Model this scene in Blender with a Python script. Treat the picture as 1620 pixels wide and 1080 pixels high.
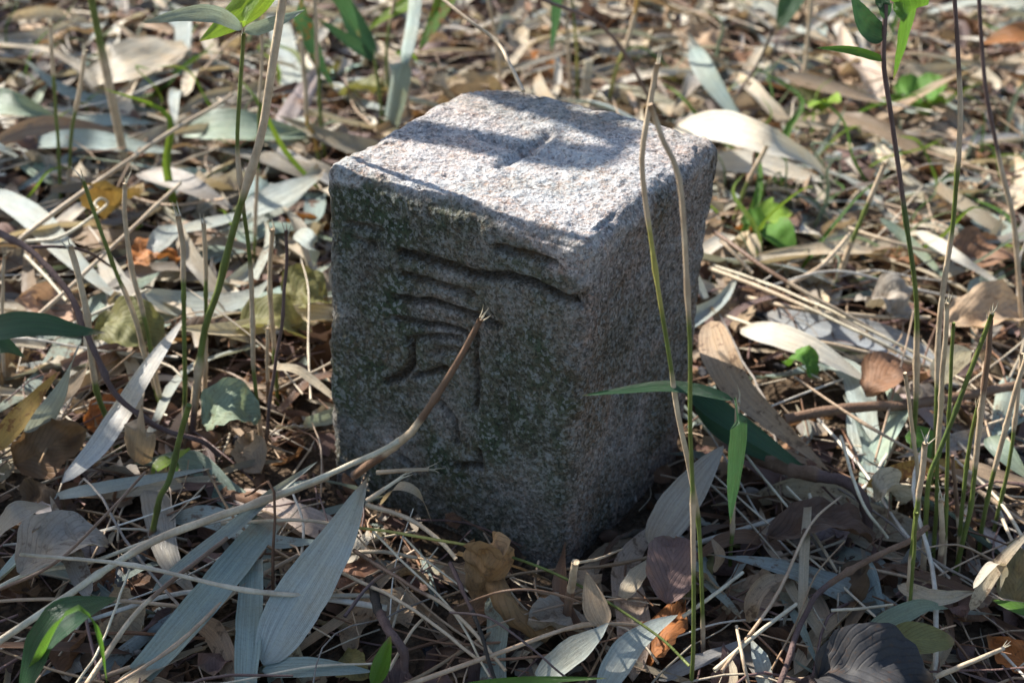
import bpy, math, random
import numpy as np
from mathutils import Vector, Euler

for o in list(bpy.data.objects): bpy.data.objects.remove(o)
sc = bpy.context.scene
C = sc.collection
rng = np.random.default_rng(7)
random.seed(7)

# ------------------------------------------------------------------ camera
H_STONE = 0.1885
CAM = np.array([-0.19146, -0.65383, 0.28606 + H_STONE])
ROT = (math.radians(59.553), math.radians(-2.675), math.radians(-14.472))
FPX = 2266.7                                     # focal length in pixels of a 1620-wide picture
cd = bpy.data.cameras.new('camera'); cam = bpy.data.objects.new('camera', cd); C.objects.link(cam)
cam.location = CAM; cam.rotation_euler = ROT
cd.sensor_width = 36; cd.lens = 36 * FPX / 1620
cd.clip_start = 0.01; cd.clip_end = 500
cd.dof.use_dof = True; cd.dof.focus_distance = 0.66; cd.dof.aperture_fstop = 11
sc.camera = cam
RM = np.array(Euler(ROT, 'XYZ').to_matrix())

# ------------------------------------------------------------------ light
SUN_EL = math.radians(38)
TRAVEL = np.array([0.66, -0.75]); TRAVEL /= np.linalg.norm(TRAVEL)   # where the sunlight goes, on the ground
w = bpy.data.worlds.new('World'); sc.world = w; w.use_nodes = True
nt = w.node_tree; bg = nt.nodes['Background']
sky = nt.nodes.new('ShaderNodeTexSky'); sky.sky_type = 'NISHITA'; sky.sun_disc = False
sky.sun_elevation = SUN_EL; sky.sun_rotation = math.atan2(-TRAVEL[0], -TRAVEL[1])
nt.links.new(sky.outputs[0], bg.inputs[0]); bg.inputs[1].default_value = 0.1
sd = bpy.data.lights.new('sun', 'SUN'); sun = bpy.data.objects.new('sun', sd); C.objects.link(sun)
sd.energy = 5.0; sd.angle = math.radians(0.53); sd.color = (1, 0.94, 0.86)
sun.rotation_euler = Vector((TRAVEL[0]*math.cos(SUN_EL), TRAVEL[1]*math.cos(SUN_EL), -math.sin(SUN_EL))).to_track_quat('-Z', 'Y').to_euler()
sun.location = (-2, 2.2, 3)
sc.view_settings.view_transform = 'Standard'; sc.view_settings.look = 'None'
sc.cycles.max_bounces = 6; sc.cycles.diffuse_bounces = 3; sc.cycles.transmission_bounces = 3
sc.view_settings.gamma = 1; sc.view_settings.exposure = 1.12

# ------------------------------------------------------------------ helpers
def ray(px, py):
    d = np.array([(px-810)/FPX, (540-py)/FPX, -1.0]); return RM @ d
def G(px, py, z=0.0):                            # the point at height z seen at a pixel
    d = ray(px, py); return CAM + d*((z-CAM[2])/d[2])
VH = RM @ np.array([0, 0, -1.0]); VH = np.array([VH[0], VH[1], 0]); VH /= np.linalg.norm(VH)
def W(px, py, base, toward=0.0):                 # the point at a pixel in the upright plane through base
    d = ray(px, py); return CAM + d*((np.dot(base-CAM, VH)-toward)/np.dot(d, VH))
def proj(p):
    v = (np.asarray(p)-CAM) @ RM
    return np.stack([810+FPX*v[..., 0]/-v[..., 2], 540-FPX*v[..., 1]/-v[..., 2]], -1)
def hsh(i, j, k, s):
    n = (i*374761393 + j*668265263 + k*1274126177 + s*974711) & 0xffffffff
    n = ((n ^ (n >> 13))*1274126177) & 0xffffffff
    return ((n ^ (n >> 16)) & 0xffff)/65535.0
def noise(P, sc_, seed=0):
    P = np.asarray(P, float)*sc_
    f = np.floor(P).astype(np.int64); t = P-f; t = t*t*(3-2*t); r = 0
    for a in (0, 1):
        for b in (0, 1):
            for c in (0, 1):
                wgt = (t[..., 0] if a else 1-t[..., 0])*(t[..., 1] if b else 1-t[..., 1])*(t[..., 2] if c else 1-t[..., 2])
                r = r+wgt*hsh(f[..., 0]+a, f[..., 1]+b, f[..., 2]+c, seed)
    return r*2-1
def fbm(P, s, oct_=3, seed=0):
    return sum(noise(P, s*2**o, seed+o)/2**o for o in range(oct_))
def Hg(x, y):
    P = np.stack([x, y, np.zeros_like(x)], -1)
    return 0.008*noise(P, 7, 3)+0.004*noise(P, 22, 4)-0.004
def hz(p): return float(Hg(np.array(p[0]), np.array(p[1])))

def mesh(name, V, F, uv=None, col=None, smooth=True):
    V = np.asarray(V, np.float32); F = np.asarray(F, np.int32)
    me = bpy.data.meshes.new(name); nF, k = F.shape
    me.vertices.add(len(V)); me.vertices.foreach_set('co', V.ravel())
    me.loops.add(nF*k); me.loops.foreach_set('vertex_index', F.ravel())
    me.polygons.add(nF); me.polygons.foreach_set('loop_start', np.arange(nF, dtype=np.int32)*k)
    me.polygons.foreach_set('use_smooth', np.full(nF, smooth))
    me.update(calc_edges=True)
    if uv is not None:
        l = me.uv_layers.new(name='UVMap'); l.data.foreach_set('uv', np.asarray(uv, np.float32)[F.ravel()].ravel())
    if col is None: col = np.ones((len(V), 3))
    a = me.color_attributes.new('Col', 'FLOAT_COLOR', 'POINT')
    a.data.foreach_set('color', np.c_[np.asarray(col, np.float32), np.ones(len(V), np.float32)].ravel())
    return me
def obj(name, me, mat, parent=None, loc=(0, 0, 0), tint=None):
    if not me.materials: me.materials.append(mat)
    o = bpy.data.objects.new(name, me); C.objects.link(o); o.location = loc
    if parent: o.parent = parent
    if tint is not None: o.color = (*tint, 1)
    return o
def tag(o, label, cat=None, group=None, kind=None):
    o['label'] = label
    if cat: o['category'] = cat
    if group: o['group'] = group
    if kind: o['kind'] = kind
    return o
def empty(name, loc):
    o = bpy.data.objects.new(name, None); C.objects.link(o); o.location = loc; o.empty_display_size = .02; return o

def spline(P, n):                                # Catmull-Rom through the points, n samples by length
    P = np.asarray(P, float)
    if len(P) == 2: return P[0]+(P[1]-P[0])*np.linspace(0, 1, n)[:, None]
    E = np.vstack([2*P[0]-P[1], P, 2*P[-1]-P[-2]]); out = []
    for i in range(1, len(E)-2):
        t = np.linspace(0, 1, 12, endpoint=False)[:, None]
        a, b, c, d = E[i-1], E[i], E[i+1], E[i+2]
        out.append(.5*(2*b+(c-a)*t+(2*a-5*b+4*c-d)*t**2+(3*b-a-3*c+d)*t**3))
    Q = np.vstack(out+[P[-1:]])
    L = np.r_[0, np.cumsum(np.linalg.norm(np.diff(Q, axis=0), axis=1))]
    s = np.linspace(0, L[-1], n)
    return np.stack([np.interp(s, L, Q[:, k]) for k in range(3)], 1)
def nrm(v): return v/np.maximum(np.linalg.norm(v, axis=-1, keepdims=True), 1e-9)
def grid_faces(n, m, off=0):
    i, j = np.meshgrid(np.arange(n-1), np.arange(m-1), indexing='ij'); a = (i*m+j).ravel()+off
    return np.stack([a, a+1, a+m+1, a+m], 1)
PROF = {
 'lance': lambda s: np.minimum(1, (np.sin(np.pi*np.clip(s, 0, 1)**.62)*1.02)**.8)*(1-.12*s)+.02,
 'blade': lambda s: (1-s**2.2)*(.55+.45*np.minimum(1, s*4)),
 'oval':  lambda s: np.sin(np.pi*np.clip(s, 0, 1)**.85)**.62+.015,
 'strip': lambda s: .8+.2*np.sin(np.pi*s),
 'torn':  lambda s: np.minimum(1, (1.03-s)*2.2)*np.minimum(1, .55+s*2.5)}
def leaf_geo(pts, width, prof='lance', cup=.12, tw=(0, 0), roll=0., warp=.0, rag=.03, n=26, m=9, seed=0, fold=0., up=(0, 0, 1)):
    r = np.random.default_rng(seed)
    S = spline(pts, n); T = nrm(np.gradient(S, axis=0)); s = np.linspace(0, 1, n); u = np.linspace(-1, 1, m)
    upv = np.array(up, float); side = np.cross(T, upv)
    bad = np.linalg.norm(side, axis=1) < .25
    if bad.any(): side[bad] = np.cross(T[bad], VH)
    side = nrm(side)
    for i in range(1, n):
        if np.dot(side[i], side[i-1]) < 0: side[i] *= -1
    N = np.cross(side, T); N = nrm(N)
    ang = roll+tw[0]+(tw[1]-tw[0])*s
    s2 = side*np.cos(ang)[:, None]+N*np.sin(ang)[:, None]; n2 = -side*np.sin(ang)[:, None]+N*np.cos(ang)[:, None]
    wd = width*PROF[prof](s)
    ph = r.uniform(0, 60)
    eL = 1+rag*fbm(np.stack([s*9+ph, s*0, s*0], -1), 1, 3, seed % 97); eR = 1+rag*fbm(np.stack([s*9+ph, s*0+9, s*0], -1), 1, 3, seed % 97)
    half = np.where(u[None] < 0, eL[:, None], eR[:, None])*wd[:, None]*.5
    X = u[None]*half
    Z = cup*width*(u[None]**2)*PROF[prof](s)[:, None]+fold*np.abs(u[None])*half
    if prof != 'oval': Z = Z+.012*width*np.cos(u[None]*22)*PROF[prof](s)[:, None]
    if warp:
        q = np.stack(np.broadcast_arrays(s[:, None]*5+ph, u[None]*1.3+ph, 0*X), -1); Z = Z+warp*width*fbm(q, 1, 3, seed % 89)
    if cup > .45:                                # rolled edges: the blade follows a circle
        R = width/(2*cup*2.2); th = X/R; X = R*np.sin(th); Z = R*(1-np.cos(th))+.02*width*np.sin(s*31)[:, None]
    V = S[:, None]+s2[:, None]*X[..., None]+n2[:, None]*Z[..., None]
    uv = np.stack(np.broadcast_arrays((u[None]+1)/2, s[:, None]), -1)
    return V.reshape(-1, 3), grid_faces(n, m), uv.reshape(-1, 2)
def tube_geo(pts, radii, n=20, k=7, seed=0, rough=.0, cap=True):
    S = spline(pts, n) if len(pts) != n else np.asarray(pts, float)
    T = nrm(np.gradient(S, axis=0)); ref = np.array([.31, .52, .8])
    A = nrm(np.cross(T, ref)); B = np.cross(T, A)
    R = np.interp(np.linspace(0, 1, n), np.linspace(0, 1, len(radii)), radii) if len(radii) != n else np.asarray(radii)
    th = np.linspace(0, 2*np.pi, k, endpoint=False)
    ring = A[:, None]*np.cos(th)[None, :, None]+B[:, None]*np.sin(th)[None, :, None]
    rr = R[:, None]*np.ones(k)
    if rough: rr = rr*(1+rough*noise(np.stack(np.broadcast_arrays(np.arange(n)[:, None]*.7+seed, np.cos(th)[None]*1.5, np.sin(th)[None]*1.5), -1), 1, seed % 53))
    V = (S[:, None]+ring*rr[..., None]).reshape(-1, 3)
    i, j = np.meshgrid(np.arange(n-1), np.arange(k), indexing='ij'); a = i*k+j; b = i*k+(j+1) % k
    F = np.stack([a, b, b+k, a+k], -1).reshape(-1, 4)
    uv = np.stack(np.broadcast_arrays(np.abs(np.linspace(-1, 1, k))[None], np.linspace(0, 1, n)[:, None]), -1).reshape(-1, 2)
    if cap:
        nv = len(V); V = np.vstack([V, S[:1]-T[:1]*R[0]*.3, S[-1:]+T[-1:]*R[-1]*.5]); uv = np.vstack([uv, [[0, 0], [0, 1]]])
        j = np.arange(0, k-1, 2); j2 = np.arange(k)
        F2 = np.stack([j2, (j2+1) % k, np.full(k, nv), np.full(k, nv)], 1); o = (n-1)*k
        F3 = np.stack([o+j2, np.full(k, nv+1), np.full(k, nv+1), o+(j2+1) % k], 1)
        # caps as thin quads would be degenerate: fan with a doubled centre vertex
        V = np.vstack([V, V[nv]+T[0]*1e-5, V[nv+1]-T[-1]*1e-5]); uv = np.vstack([uv, [[0, 0], [0, 1]]])
        F2[:, 3] = nv+2; F3[:, 2] = nv+3
        F = np.vstack([F, F2, F3])
    return V, F, uv

# ------------------------------------------------------------------ materials
def newmat(name):
    m = bpy.data.materials.new(name); m.use_nodes = True; t = m.node_tree
    for x in list(t.nodes): t.nodes.remove(x)
    return m, t
class N:
    def __init__(s, t): s.t = t
    def n(s, typ, **kw):
        x = s.t.nodes.new('ShaderNode'+typ)
        ins = kw.pop('ins', {})
        for k, v in kw.items(): setattr(x, k, v)
        for k, v in ins.items():
            if isinstance(v, bpy.types.NodeSocket): s.t.links.new(v, x.inputs[k])
            else: x.inputs[k].default_value = v
        return x
    def math(s, op, a, b=0., c=0.): return s.n('Math', operation=op, ins={0: a, 1: b, 2: c}).outputs[0]
    def mix(s, f, a, b, mode='MIX'):
        x = s.n('Mix', data_type='RGBA', blend_type=mode)
        for k, v in ((0, f), (6, a), (7, b)):
            if isinstance(v, bpy.types.NodeSocket): s.t.links.new(v, x.inputs[k])
            else: x.inputs[k].default_value = (*v, 1) if isinstance(v, tuple) and len(v) == 3 else v
        return x.outputs[2]
    def noise(s, vec, scale, detail=3, rough=.6, out=0):
        return s.n('TexNoise', ins={'Vector': vec, 'Scale': scale, 'Detail': detail, 'Roughness': rough}).outputs[out]
    def ramp(s, f, a, b, va=0., vb=1.):
        return s.n('MapRange', ins={0: f, 1: a, 2: b, 3: va, 4: vb}).outputs[0]
def leaf_mat(name, veins='parallel', trans=.25, spots=.3, spotcol=(.09, .05, .03), rough=.5, pale=.0, spec=.35):
    m, t = newmat(name); k = N(t)
    pos = k.n('NewGeometry').outputs['Position']; uvn = k.n('UVMap').outputs[0]
    sep = k.n('SeparateXYZ', ins={0: uvn}); u, v = sep.outputs[0], sep.outputs[1]
    col = k.mix(1., k.n('Attribute', attribute_name='Col').outputs['Color'], k.n('ObjectInfo').outputs['Color'], 'MULTIPLY')
    rnd = k.n('ObjectInfo').outputs['Random']
    n1 = k.noise(pos, 45, 4); n2 = k.noise(pos, 220, 4, .7); n3 = k.noise(pos, 900, 2)
    if veins == 'parallel':
        uu = k.math('ADD', u, k.math('MULTIPLY', n1, .02))
        st = k.math('SINE', k.math('MULTIPLY', uu, 190.)); st2 = k.math('SINE', k.math('MULTIPLY', uu, 47.))
        vec = k.n('CombineXYZ', ins={0: k.math('MULTIPLY', u, 60.), 1: k.math('MULTIPLY', v, 2.5), 2: rnd}).outputs[0]
        fib = k.noise(vec, 1., 3, .6)
        vein = k.math('ADD', k.math('ADD', k.math('MULTIPLY', st, .22), k.math('MULTIPLY', st2, .16)), k.math('MULTIPLY', k.math('SUBTRACT', fib, .5), 3.6))
        mid = k.ramp(k.math('ABSOLUTE', k.math('SUBTRACT', u, .5)), .0, .035, 1., 0.)
    else:
        au = k.math('ABSOLUTE', k.math('SUBTRACT', u, .5))
        ph = k.math('SUBTRACT', k.math('MULTIPLY', v, 62.), k.math('MULTIPLY', au, 60.))
        st = k.math('POWER', k.math('ABSOLUTE', k.math('SINE', k.math('MULTIPLY', k.math('ADD', ph, k.math('MULTIPLY', n1, 2.)), .5))), 14.)
        vein = k.math('SUBTRACT', k.math('MULTIPLY', st, -.5), k.math('MULTIPLY', k.math('SUBTRACT', n2, .5), 1.6))
        mid = k.ramp(au, .0, .03, 1., 0.)
    c = k.mix(k.ramp(vein, -1.1, 1.1), k.mix(1., col, (.52, .52, .5), 'MULTIPLY'), k.mix(1., col, (1.32, 1.32, 1.26), 'MULTIPLY'))
    c = k.mix(k.ramp(n1, .38, .72, 0., .55), c, k.mix(1., col, (1.05, .82, .55), 'MULTIPLY'))
    c = k.mix(k.math('MULTIPLY', mid, .35), c, k.mix(1., col, (1.5, 1.4, 1.1), 'MULTIPLY'))
    sp = k.ramp(k.math('ADD', n2, k.math('MULTIPLY', n1, .35)), .80-.12*spots, .86-.08*spots, 0., .85)
    if spots: c = k.mix(k.math('MULTIPLY', sp, min(1, spots*1.6)), c, spotcol)
    c = k.mix(k.ramp(n3, .45, .75, 0., .22), c, (.1, .08, .06))
    # browned tips
    tip = k.ramp(k.math('ADD', v, k.math('MULTIPLY', k.math('SUBTRACT', n1, .5), .5)), .9, 1.04, 0., .7)
    c = k.mix(tip, c, (.33, .22, .12))
    bump = k.n('Bump', ins={'Strength': .55, 'Distance': .0006, 'Height': k.math('ADD', vein, k.math('MULTIPLY', n2, 1.2))}).outputs[0]
    p = k.n('BsdfPrincipled', ins={'Base Color': c, 'Roughness': rough, 'Normal': bump, 'Specular IOR Level': spec})
    tr = k.n('BsdfTranslucent', ins={'Color': k.mix(1., c, (1.2, 1.14, .86), 'MULTIPLY'), 'Normal': bump})
    mx = k.n('MixShader', ins={0: trans, 1: p.outputs[0], 2: tr.outputs[0]})
    t.links.new(mx.outputs[0], k.n('OutputMaterial').inputs[0]); return m
def stem_mat(name, rough=.5, bumpd=.0006, scale=300, spec=.3):
    m, t = newmat(name); k = N(t)
    pos = k.n('NewGeometry').outputs['Position']
    col = k.mix(1., k.n('Attribute', attribute_name='Col').outputs['Color'], k.n('ObjectInfo').outputs['Color'], 'MULTIPLY')
    n1 = k.noise(pos, 80, 4); n2 = k.noise(pos, scale, 4, .7)
    vec = k.n('Mapping', ins={0: pos, 3: (900., 900., 60.)}).outputs[0]; n3 = k.noise(vec, 1., 2)
    c = k.mix(k.ramp(n1, .35, .7), k.mix(1., col, (.78, .72, .66), 'MULTIPLY'), k.mix(1., col, (1.2, 1.2, 1.15), 'MULTIPLY'))
    c = k.mix(k.ramp(n2, .55, .78, 0., .4), c, k.mix(1., col, (.4, .32, .27), 'MULTIPLY'))
    c = k.mix(k.ramp(n3, .4, .8, 0., .4), c, k.mix(1., col, (.6, .55, .5), 'MULTIPLY'))
    bump = k.n('Bump', ins={'Strength': .6, 'Distance': bumpd, 'Height': k.math('ADD', n2, n3)}).outputs[0]
    p = k.n('BsdfPrincipled', ins={'Base Color': c, 'Roughness': rough, 'Normal': bump, 'Specular IOR Level': spec})
    t.links.new(p.outputs[0], k.n('OutputMaterial').inputs[0]); return m
M = dict(
 dead=leaf_mat('dead_bamboo_leaf', trans=.2, spots=.12, rough=.42, spec=.5),
 speck=leaf_mat('speckled_dead_leaf', trans=.2, spots=.6, spotcol=(.16, .10, .06), rough=.5),
 green=leaf_mat('living_leaf', trans=.42, spots=.08, rough=.36, spec=.5),
 rust=leaf_mat('rusting_leaf', trans=.4, spots=.9, spotcol=(.2, .075, .02), rough=.45),
 broad=leaf_mat('broad_leaf', 'net', trans=.18, spots=.35, rough=.62, spec=.25),
 broadg=leaf_mat('broad_leaf_green', 'net', trans=.3, spots=.3, spotcol=(.13, .07, .02), rough=.6, spec=.25),
 stem=stem_mat('stalk', .42), bark=stem_mat('bark', .8, .0014, 420, .2))

# soil
m, t = newmat('soil'); k = N(t); pos = k.n('NewGeometry').outputs['Position']
n1 = k.noise(pos, 14, 5); n2 = k.noise(pos, 160, 5, .7); n3 = k.n('TexVoronoi', ins={'Vector': pos, 'Scale': 240.}).outputs['Distance']
c = k.mix(k.ramp(n1, .35, .65), (.035, .024, .016), (.085, .06, .04)); c = k.mix(k.ramp(n2, .45, .75), c, (.16, .115, .075))
b = k.n('Bump', ins={'Strength': .9, 'Distance': .006, 'Height': k.math('ADD', n2, n3)}).outputs[0]
p = k.n('BsdfPrincipled', ins={'Base Color': c, 'Roughness': .95, 'Normal': b, 'Specular IOR Level': .1})
t.links.new(p.outputs[0], k.n('OutputMaterial').inputs[0]); M['soil'] = m

# granite
m, t = newmat('weathered_granite'); k = N(t); pos = k.n('NewGeometry').outputs['Position']
msk = k.n('SeparateColor', ins={0: k.n('Attribute', attribute_name='Col').outputs['Color']})
wob = k.n('VectorMath', operation='ADD', ins={0: pos, 1: k.n('VectorMath', operation='SCALE', ins={0: k.noise(pos, 500, 2, .6, 1), 3: .0015}).outputs[0]}).outputs[0]
vr = k.n('TexVoronoi', ins={'Vector': wob, 'Scale': 520.}); g1 = k.n('SeparateColor', ins={0: vr.outputs['Color']})
vr2 = k.n('TexVoronoi', ins={'Vector': wob, 'Scale': 1000.}); g2 = k.n('SeparateColor', ins={0: vr2.outputs['Color']})
n1 = k.noise(pos, 38, 5, .65); n2 = k.noise(pos, 130, 5, .7); n3 = k.noise(pos, 420, 4, .75); n0 = k.noise(pos, 14, 3)
rp = k.n('ValToRGB', ins={0: g1.outputs[0]}); e = rp.color_ramp.elements; rp.color_ramp.interpolation = 'CONSTANT'
e[0].position = 0; e[0].color = (.20, .19, .185, 1); e[1].position = .14; e[1].color = (.36, .34, .33, 1)
for ps, cc in ((.45, (.46, .44, .42)), (.68, (.50, .42, .38)), (.80, (.58, .56, .54)), (.94, (.28, .26, .26))):
    x = e.new(ps); x.color = (*cc, 1)
rp_ = k.mix(1., rp.outputs[0], (.80, .80, .80), 'MULTIPLY')
gr = k.mix(k.ramp(g2.outputs[1], .86, .88, 0., .7), rp_, (.07, .065, .06))
gr = k.mix(k.ramp(g2.outputs[2], .86, .88, 0., .6), gr, (.7, .68, .66))
warm = k.mix(k.ramp(n1, .4, .62), k.mix(1., gr, (1.0, .98, .98), 'MULTIPLY'), k.mix(1., gr, (1.06, .86, .74), 'MULTIPLY'))
# pale crustose lichen (G), dark brown tint of sides and cuts (B), algae (R)
li = k.math('MULTIPLY', msk.outputs[1], k.ramp(k.math('ADD', n3, k.math('MULTIPLY', n2, .55)), .66, .86))
c = k.mix(k.math('MULTIPLY', li, .8), warm, (.56, .58, .58))
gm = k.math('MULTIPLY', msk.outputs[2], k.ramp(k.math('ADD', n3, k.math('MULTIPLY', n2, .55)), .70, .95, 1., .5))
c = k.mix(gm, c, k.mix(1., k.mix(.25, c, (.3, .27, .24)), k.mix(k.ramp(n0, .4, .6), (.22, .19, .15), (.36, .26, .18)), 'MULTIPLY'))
al = k.math('MULTIPLY', msk.outputs[0], k.ramp(k.math('ADD', n1, k.math('MULTIPLY', n3, .5)), .5, .9))
c = k.mix(al, c, k.mix(k.ramp(n2, .4, .65), (.028, .052, .025), (.065, .09, .05)))
c = k.mix(k.math('MULTIPLY', msk.outputs[0], k.ramp(n3, .62, .72, 0., .75)), c, (.33, .36, .36))
side = k.math('MULTIPLY', msk.outputs[2], .9)
c = k.mix(k.math('MULTIPLY', side, k.math('MULTIPLY', k.ramp(g1.outputs[1], .70, .74, 0., .62), k.ramp(n1, .32, .6, .25, 1.))), c, (.30, .315, .30))
c = k.mix(k.math('MULTIPLY', side, k.ramp(g2.outputs[0], .74, .76, 0., .75)), c, (.022, .022, .018))
c = k.mix(k.math('MULTIPLY', msk.outputs[0], k.ramp(n2, .60, .68, 0., .55)), c, (.27, .30, .31))
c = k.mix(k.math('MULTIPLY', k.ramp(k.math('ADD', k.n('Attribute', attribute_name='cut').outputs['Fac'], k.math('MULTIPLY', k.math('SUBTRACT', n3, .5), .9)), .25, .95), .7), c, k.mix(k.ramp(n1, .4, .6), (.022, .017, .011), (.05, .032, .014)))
pit = k.ramp(n3, .28, .40, .8, 0.); c = k.mix(pit, c, (.05, .045, .04))
b = k.n('Bump', ins={'Strength': .8, 'Distance': .0016, 'Height': k.math('ADD', k.math('MULTIPLY', n3, 1.1), k.math('ADD', k.math('MULTIPLY', vr.outputs['Distance'], .5), n2))}).outputs[0]
p = k.n('BsdfPrincipled', ins={'Base Color': c, 'Roughness': .88, 'Normal': b, 'Specular IOR Level': .25})
t.links.new(p.outputs[0], k.n('OutputMaterial').inputs[0]); M['granite'] = m

# ------------------------------------------------------------------ ground sheet
q = np.r_[-60, -20, -6, -2.5, np.linspace(-1.3, 2.2, 176), 3, 6, 20, 60]
X, Y = np.meshgrid(q, q, indexing='ij'); Z = Hg(X, Y); Z = np.where((abs(X) < 2.3) & (abs(Y) < 2.3), Z+.003*noise(np.stack([X, Y, 0*X], -1), 60, 9), Z-.0)
g = obj('ground', mesh('ground', np.stack([X, Y, Z], -1).reshape(-1, 3), grid_faces(len(q), len(q))), M['soil'])
tag(g, 'dark brown forest soil under the leaf litter', kind='structure')

# ------------------------------------------------------------------ carved stone post
s = .075; BOT = -.07; R2 = 2**-.5
def stone():
    n1, n3 = 150, 250; parts = []
    a = np.linspace(-s, s, n1); zz = np.linspace(BOT, H_STONE, n3)
    A, B = np.meshgrid(a, zz, indexing='ij')
    for nx, ny in ((-1, 0), (1, 0), (0, -1), (0, 1)):
        parts.append((np.stack([A if ny else A*0+nx*s, A if nx else A*0+ny*s, B], -1)))
    A2, B2 = np.meshgrid(a, a, indexing='ij'); parts.append(np.stack([A2, B2, A2*0+H_STONE], -1))
    V = []; F = []; off = 0
    for Pq in parts:
        f_ = grid_faces(*Pq.shape[:2], off); q3 = Pq.reshape(-1, 3)[f_[0]-off]; outw = np.cross(q3[1]-q3[0], q3[2]-q3[0])@(Pq.reshape(-1, 3).mean(0)-np.array([0, 0, .06]))
        F.append(f_ if outw > 0 else f_[:, ::-1]); V.append(Pq.reshape(-1, 3)); off += len(V[-1])
    V = np.vstack(V); F = np.vstack(F)
    key = np.round(V*1e5).astype(np.int64); _, idx, inv = np.unique(key, axis=0, return_index=True, return_inverse=True)
    V = V[idx]; F = inv.ravel()[F]
    # local axes: -x face is the carved one (its outward normal is (-1,-1)/sqrt2), -y face the plain one
    r = .0065+.0035*(noise(V, 35, 71)+1)*.5
    lo = np.stack([-s+r, -s+r, np.full(len(V), -1.)], 1); hi = np.stack([s-r, s-r, H_STONE-r], 1)
    Q = np.minimum(np.maximum(V, lo), hi); D = V-Q; D = nrm(D)
    P = Q+D*r[:, None]
    edge = (np.abs(D).max(1) < .98)
    dsp = .0011*fbm(P, 45, 3, 11)+.0006*fbm(P, 260, 3, 21)+.0016*noise(P, 17, 31)
    dsp -= .0012*np.maximum(0, noise(P, 330, 41)-.35)/.65
    top = D[:, 2] > .6; lf = D[:, 0] < -.6; rt = D[:, 1] < -.6
    dsp += np.where(rt, .0008*noise(P*np.array([1, 1, .35]), 420, 44), 0)
    dsp -= np.where(edge, .0022*np.maximum(0, noise(P, 90, 51)), 0)
    # chipped far corner of the top
    cc = np.linalg.norm(P-np.array([s, s, H_STONE]), axis=1); dsp -= .006*np.exp(-(cc/.014)**2)
    # cross on the top
    def seg(Pc, a_, b_):
        a_ = np.array(a_); b_ = np.array(b_); d = b_-a_; tt = np.clip(((Pc-a_)@d)/(d@d), 0, 1); return np.linalg.norm(Pc-a_-tt[:, None]*d, axis=1)
    wv = .0012*np.stack([noise(P, 160, 61), noise(P, 160, 62)], 1)
    t2 = P[:, :2]+wv
    for a_, b_, dp in (((-.026, .002), (.024, .001), .0042), ((.001, -.024), (.0, .026), .0042)):
        dsp -= np.where(top, dp*np.exp(-(seg(t2, a_, b_)/.0036)**2), 0)
    # inscription, read off the carved face
    nL = np.array([-R2, -R2, 0])
    def face(px, py):
        d = ray(px, py); tt = (s-CAM@nL)/(d@nL); p = CAM+d*tt; return (p[0]*-R2+p[1]*R2, p[2])   # local y runs towards the hidden corner
    st = [([(635,402),(690,418),(755,438),(805,440),(850,455),(898,477),(926,482)],.006,.0030),
          ([(786,394),(830,405),(875,420)],.004,.0026),
          ([(635,436),(690,450),(747,468)],.0042,.0024),
          ([(623,472),(690,482),(739,498),(783,516)],.0048,.0024),
          ([(620,506),(655,512),(690,517),(735,530)],.004,.0023),
          ([(640,538),(690,534),(725,540)],.003,.0022),
          ([(649,545),(648,578),(636,598),(610,602)],.0042,.0023),
          ([(657,598),(680,592),(702,584)],.0038,.0022),
          ([(751,528),(752,570),(751,650)],.003,.0022),
          ([(695,640),(718,668),(720,700)],.0026,.0024),
          ([(722,736),(742,738),(757,740)],.0042,.0026),
          ([(757,740),(758,715)],.003,.0023),
          ([(632,726),(650,738)],.003,.0023),
          ([(548,358),(600,366)],.0025,.0023),
          ([(560,382),(590,392)],.002,.0023),
          ([(680,560),(740,556)],.0022,.0022),
          ([(795,610),(800,700)],.0012,.003)]
    f2 = P[:, 1:3]+np.stack([noise(P, 170, 63), noise(P, 170, 64)], 1)*.0009
    gro = np.zeros(len(P)); near = np.full(len(P), 1.)
    for pts, dp, wd in st:
        fp = [face(*p_) for p_ in pts]
        for i in range(len(fp)-1):
            ds = seg(f2, fp[i], fp[i+1]); gro = np.maximum(gro, dp*np.exp(-np.abs(ds/(wd*.85))**2.6))
    dsp -= np.where(lf, 1.4*gro, 0)
    P = P+D*dsp[:, None]
    # taper of a millimetre or so, hand-cut irregularity
    nn = fbm(P, 28, 3, 81); nz = fbm(P, 70, 4, 85)
    Dm = nrm(D+.25*np.stack([nz, -nz, .5*nn], 1)*(np.abs(D).max(1) < .999)[:, None])
    wt, wl, wr = np.maximum(Dm[:, 2], 0)**2, np.maximum(-Dm[:, 0], 0)**2, np.maximum(-Dm[:, 1], 0)**2; wo = np.clip(1-wt-wl-wr, 0, 1)
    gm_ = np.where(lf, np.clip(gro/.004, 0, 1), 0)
    mt_ = np.stack([np.clip(.02+.3*nn+.25*np.clip((P[:, 0]-.03)/.03, 0, 1), 0, .5), np.clip(.62+.4*nn-.25*(P[:, 0]+P[:, 1])/.075, 0, 1), np.clip(.05+.3*noise(P, 50, 83), 0, .35)], 1)
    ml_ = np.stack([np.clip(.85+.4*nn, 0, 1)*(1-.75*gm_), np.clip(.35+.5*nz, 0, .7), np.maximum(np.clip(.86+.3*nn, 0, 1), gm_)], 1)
    mr_ = np.stack([np.clip(.15+.4*nn, 0, .55), np.full(len(P), .12), np.clip(.84+.3*nn, 0, 1)], 1)
    mo_ = np.tile([.4, .2, .7], (len(P), 1))
    msk = wt[:, None]*mt_+wl[:, None]*ml_+wr[:, None]*mr_+wo[:, None]*mo_
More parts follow.
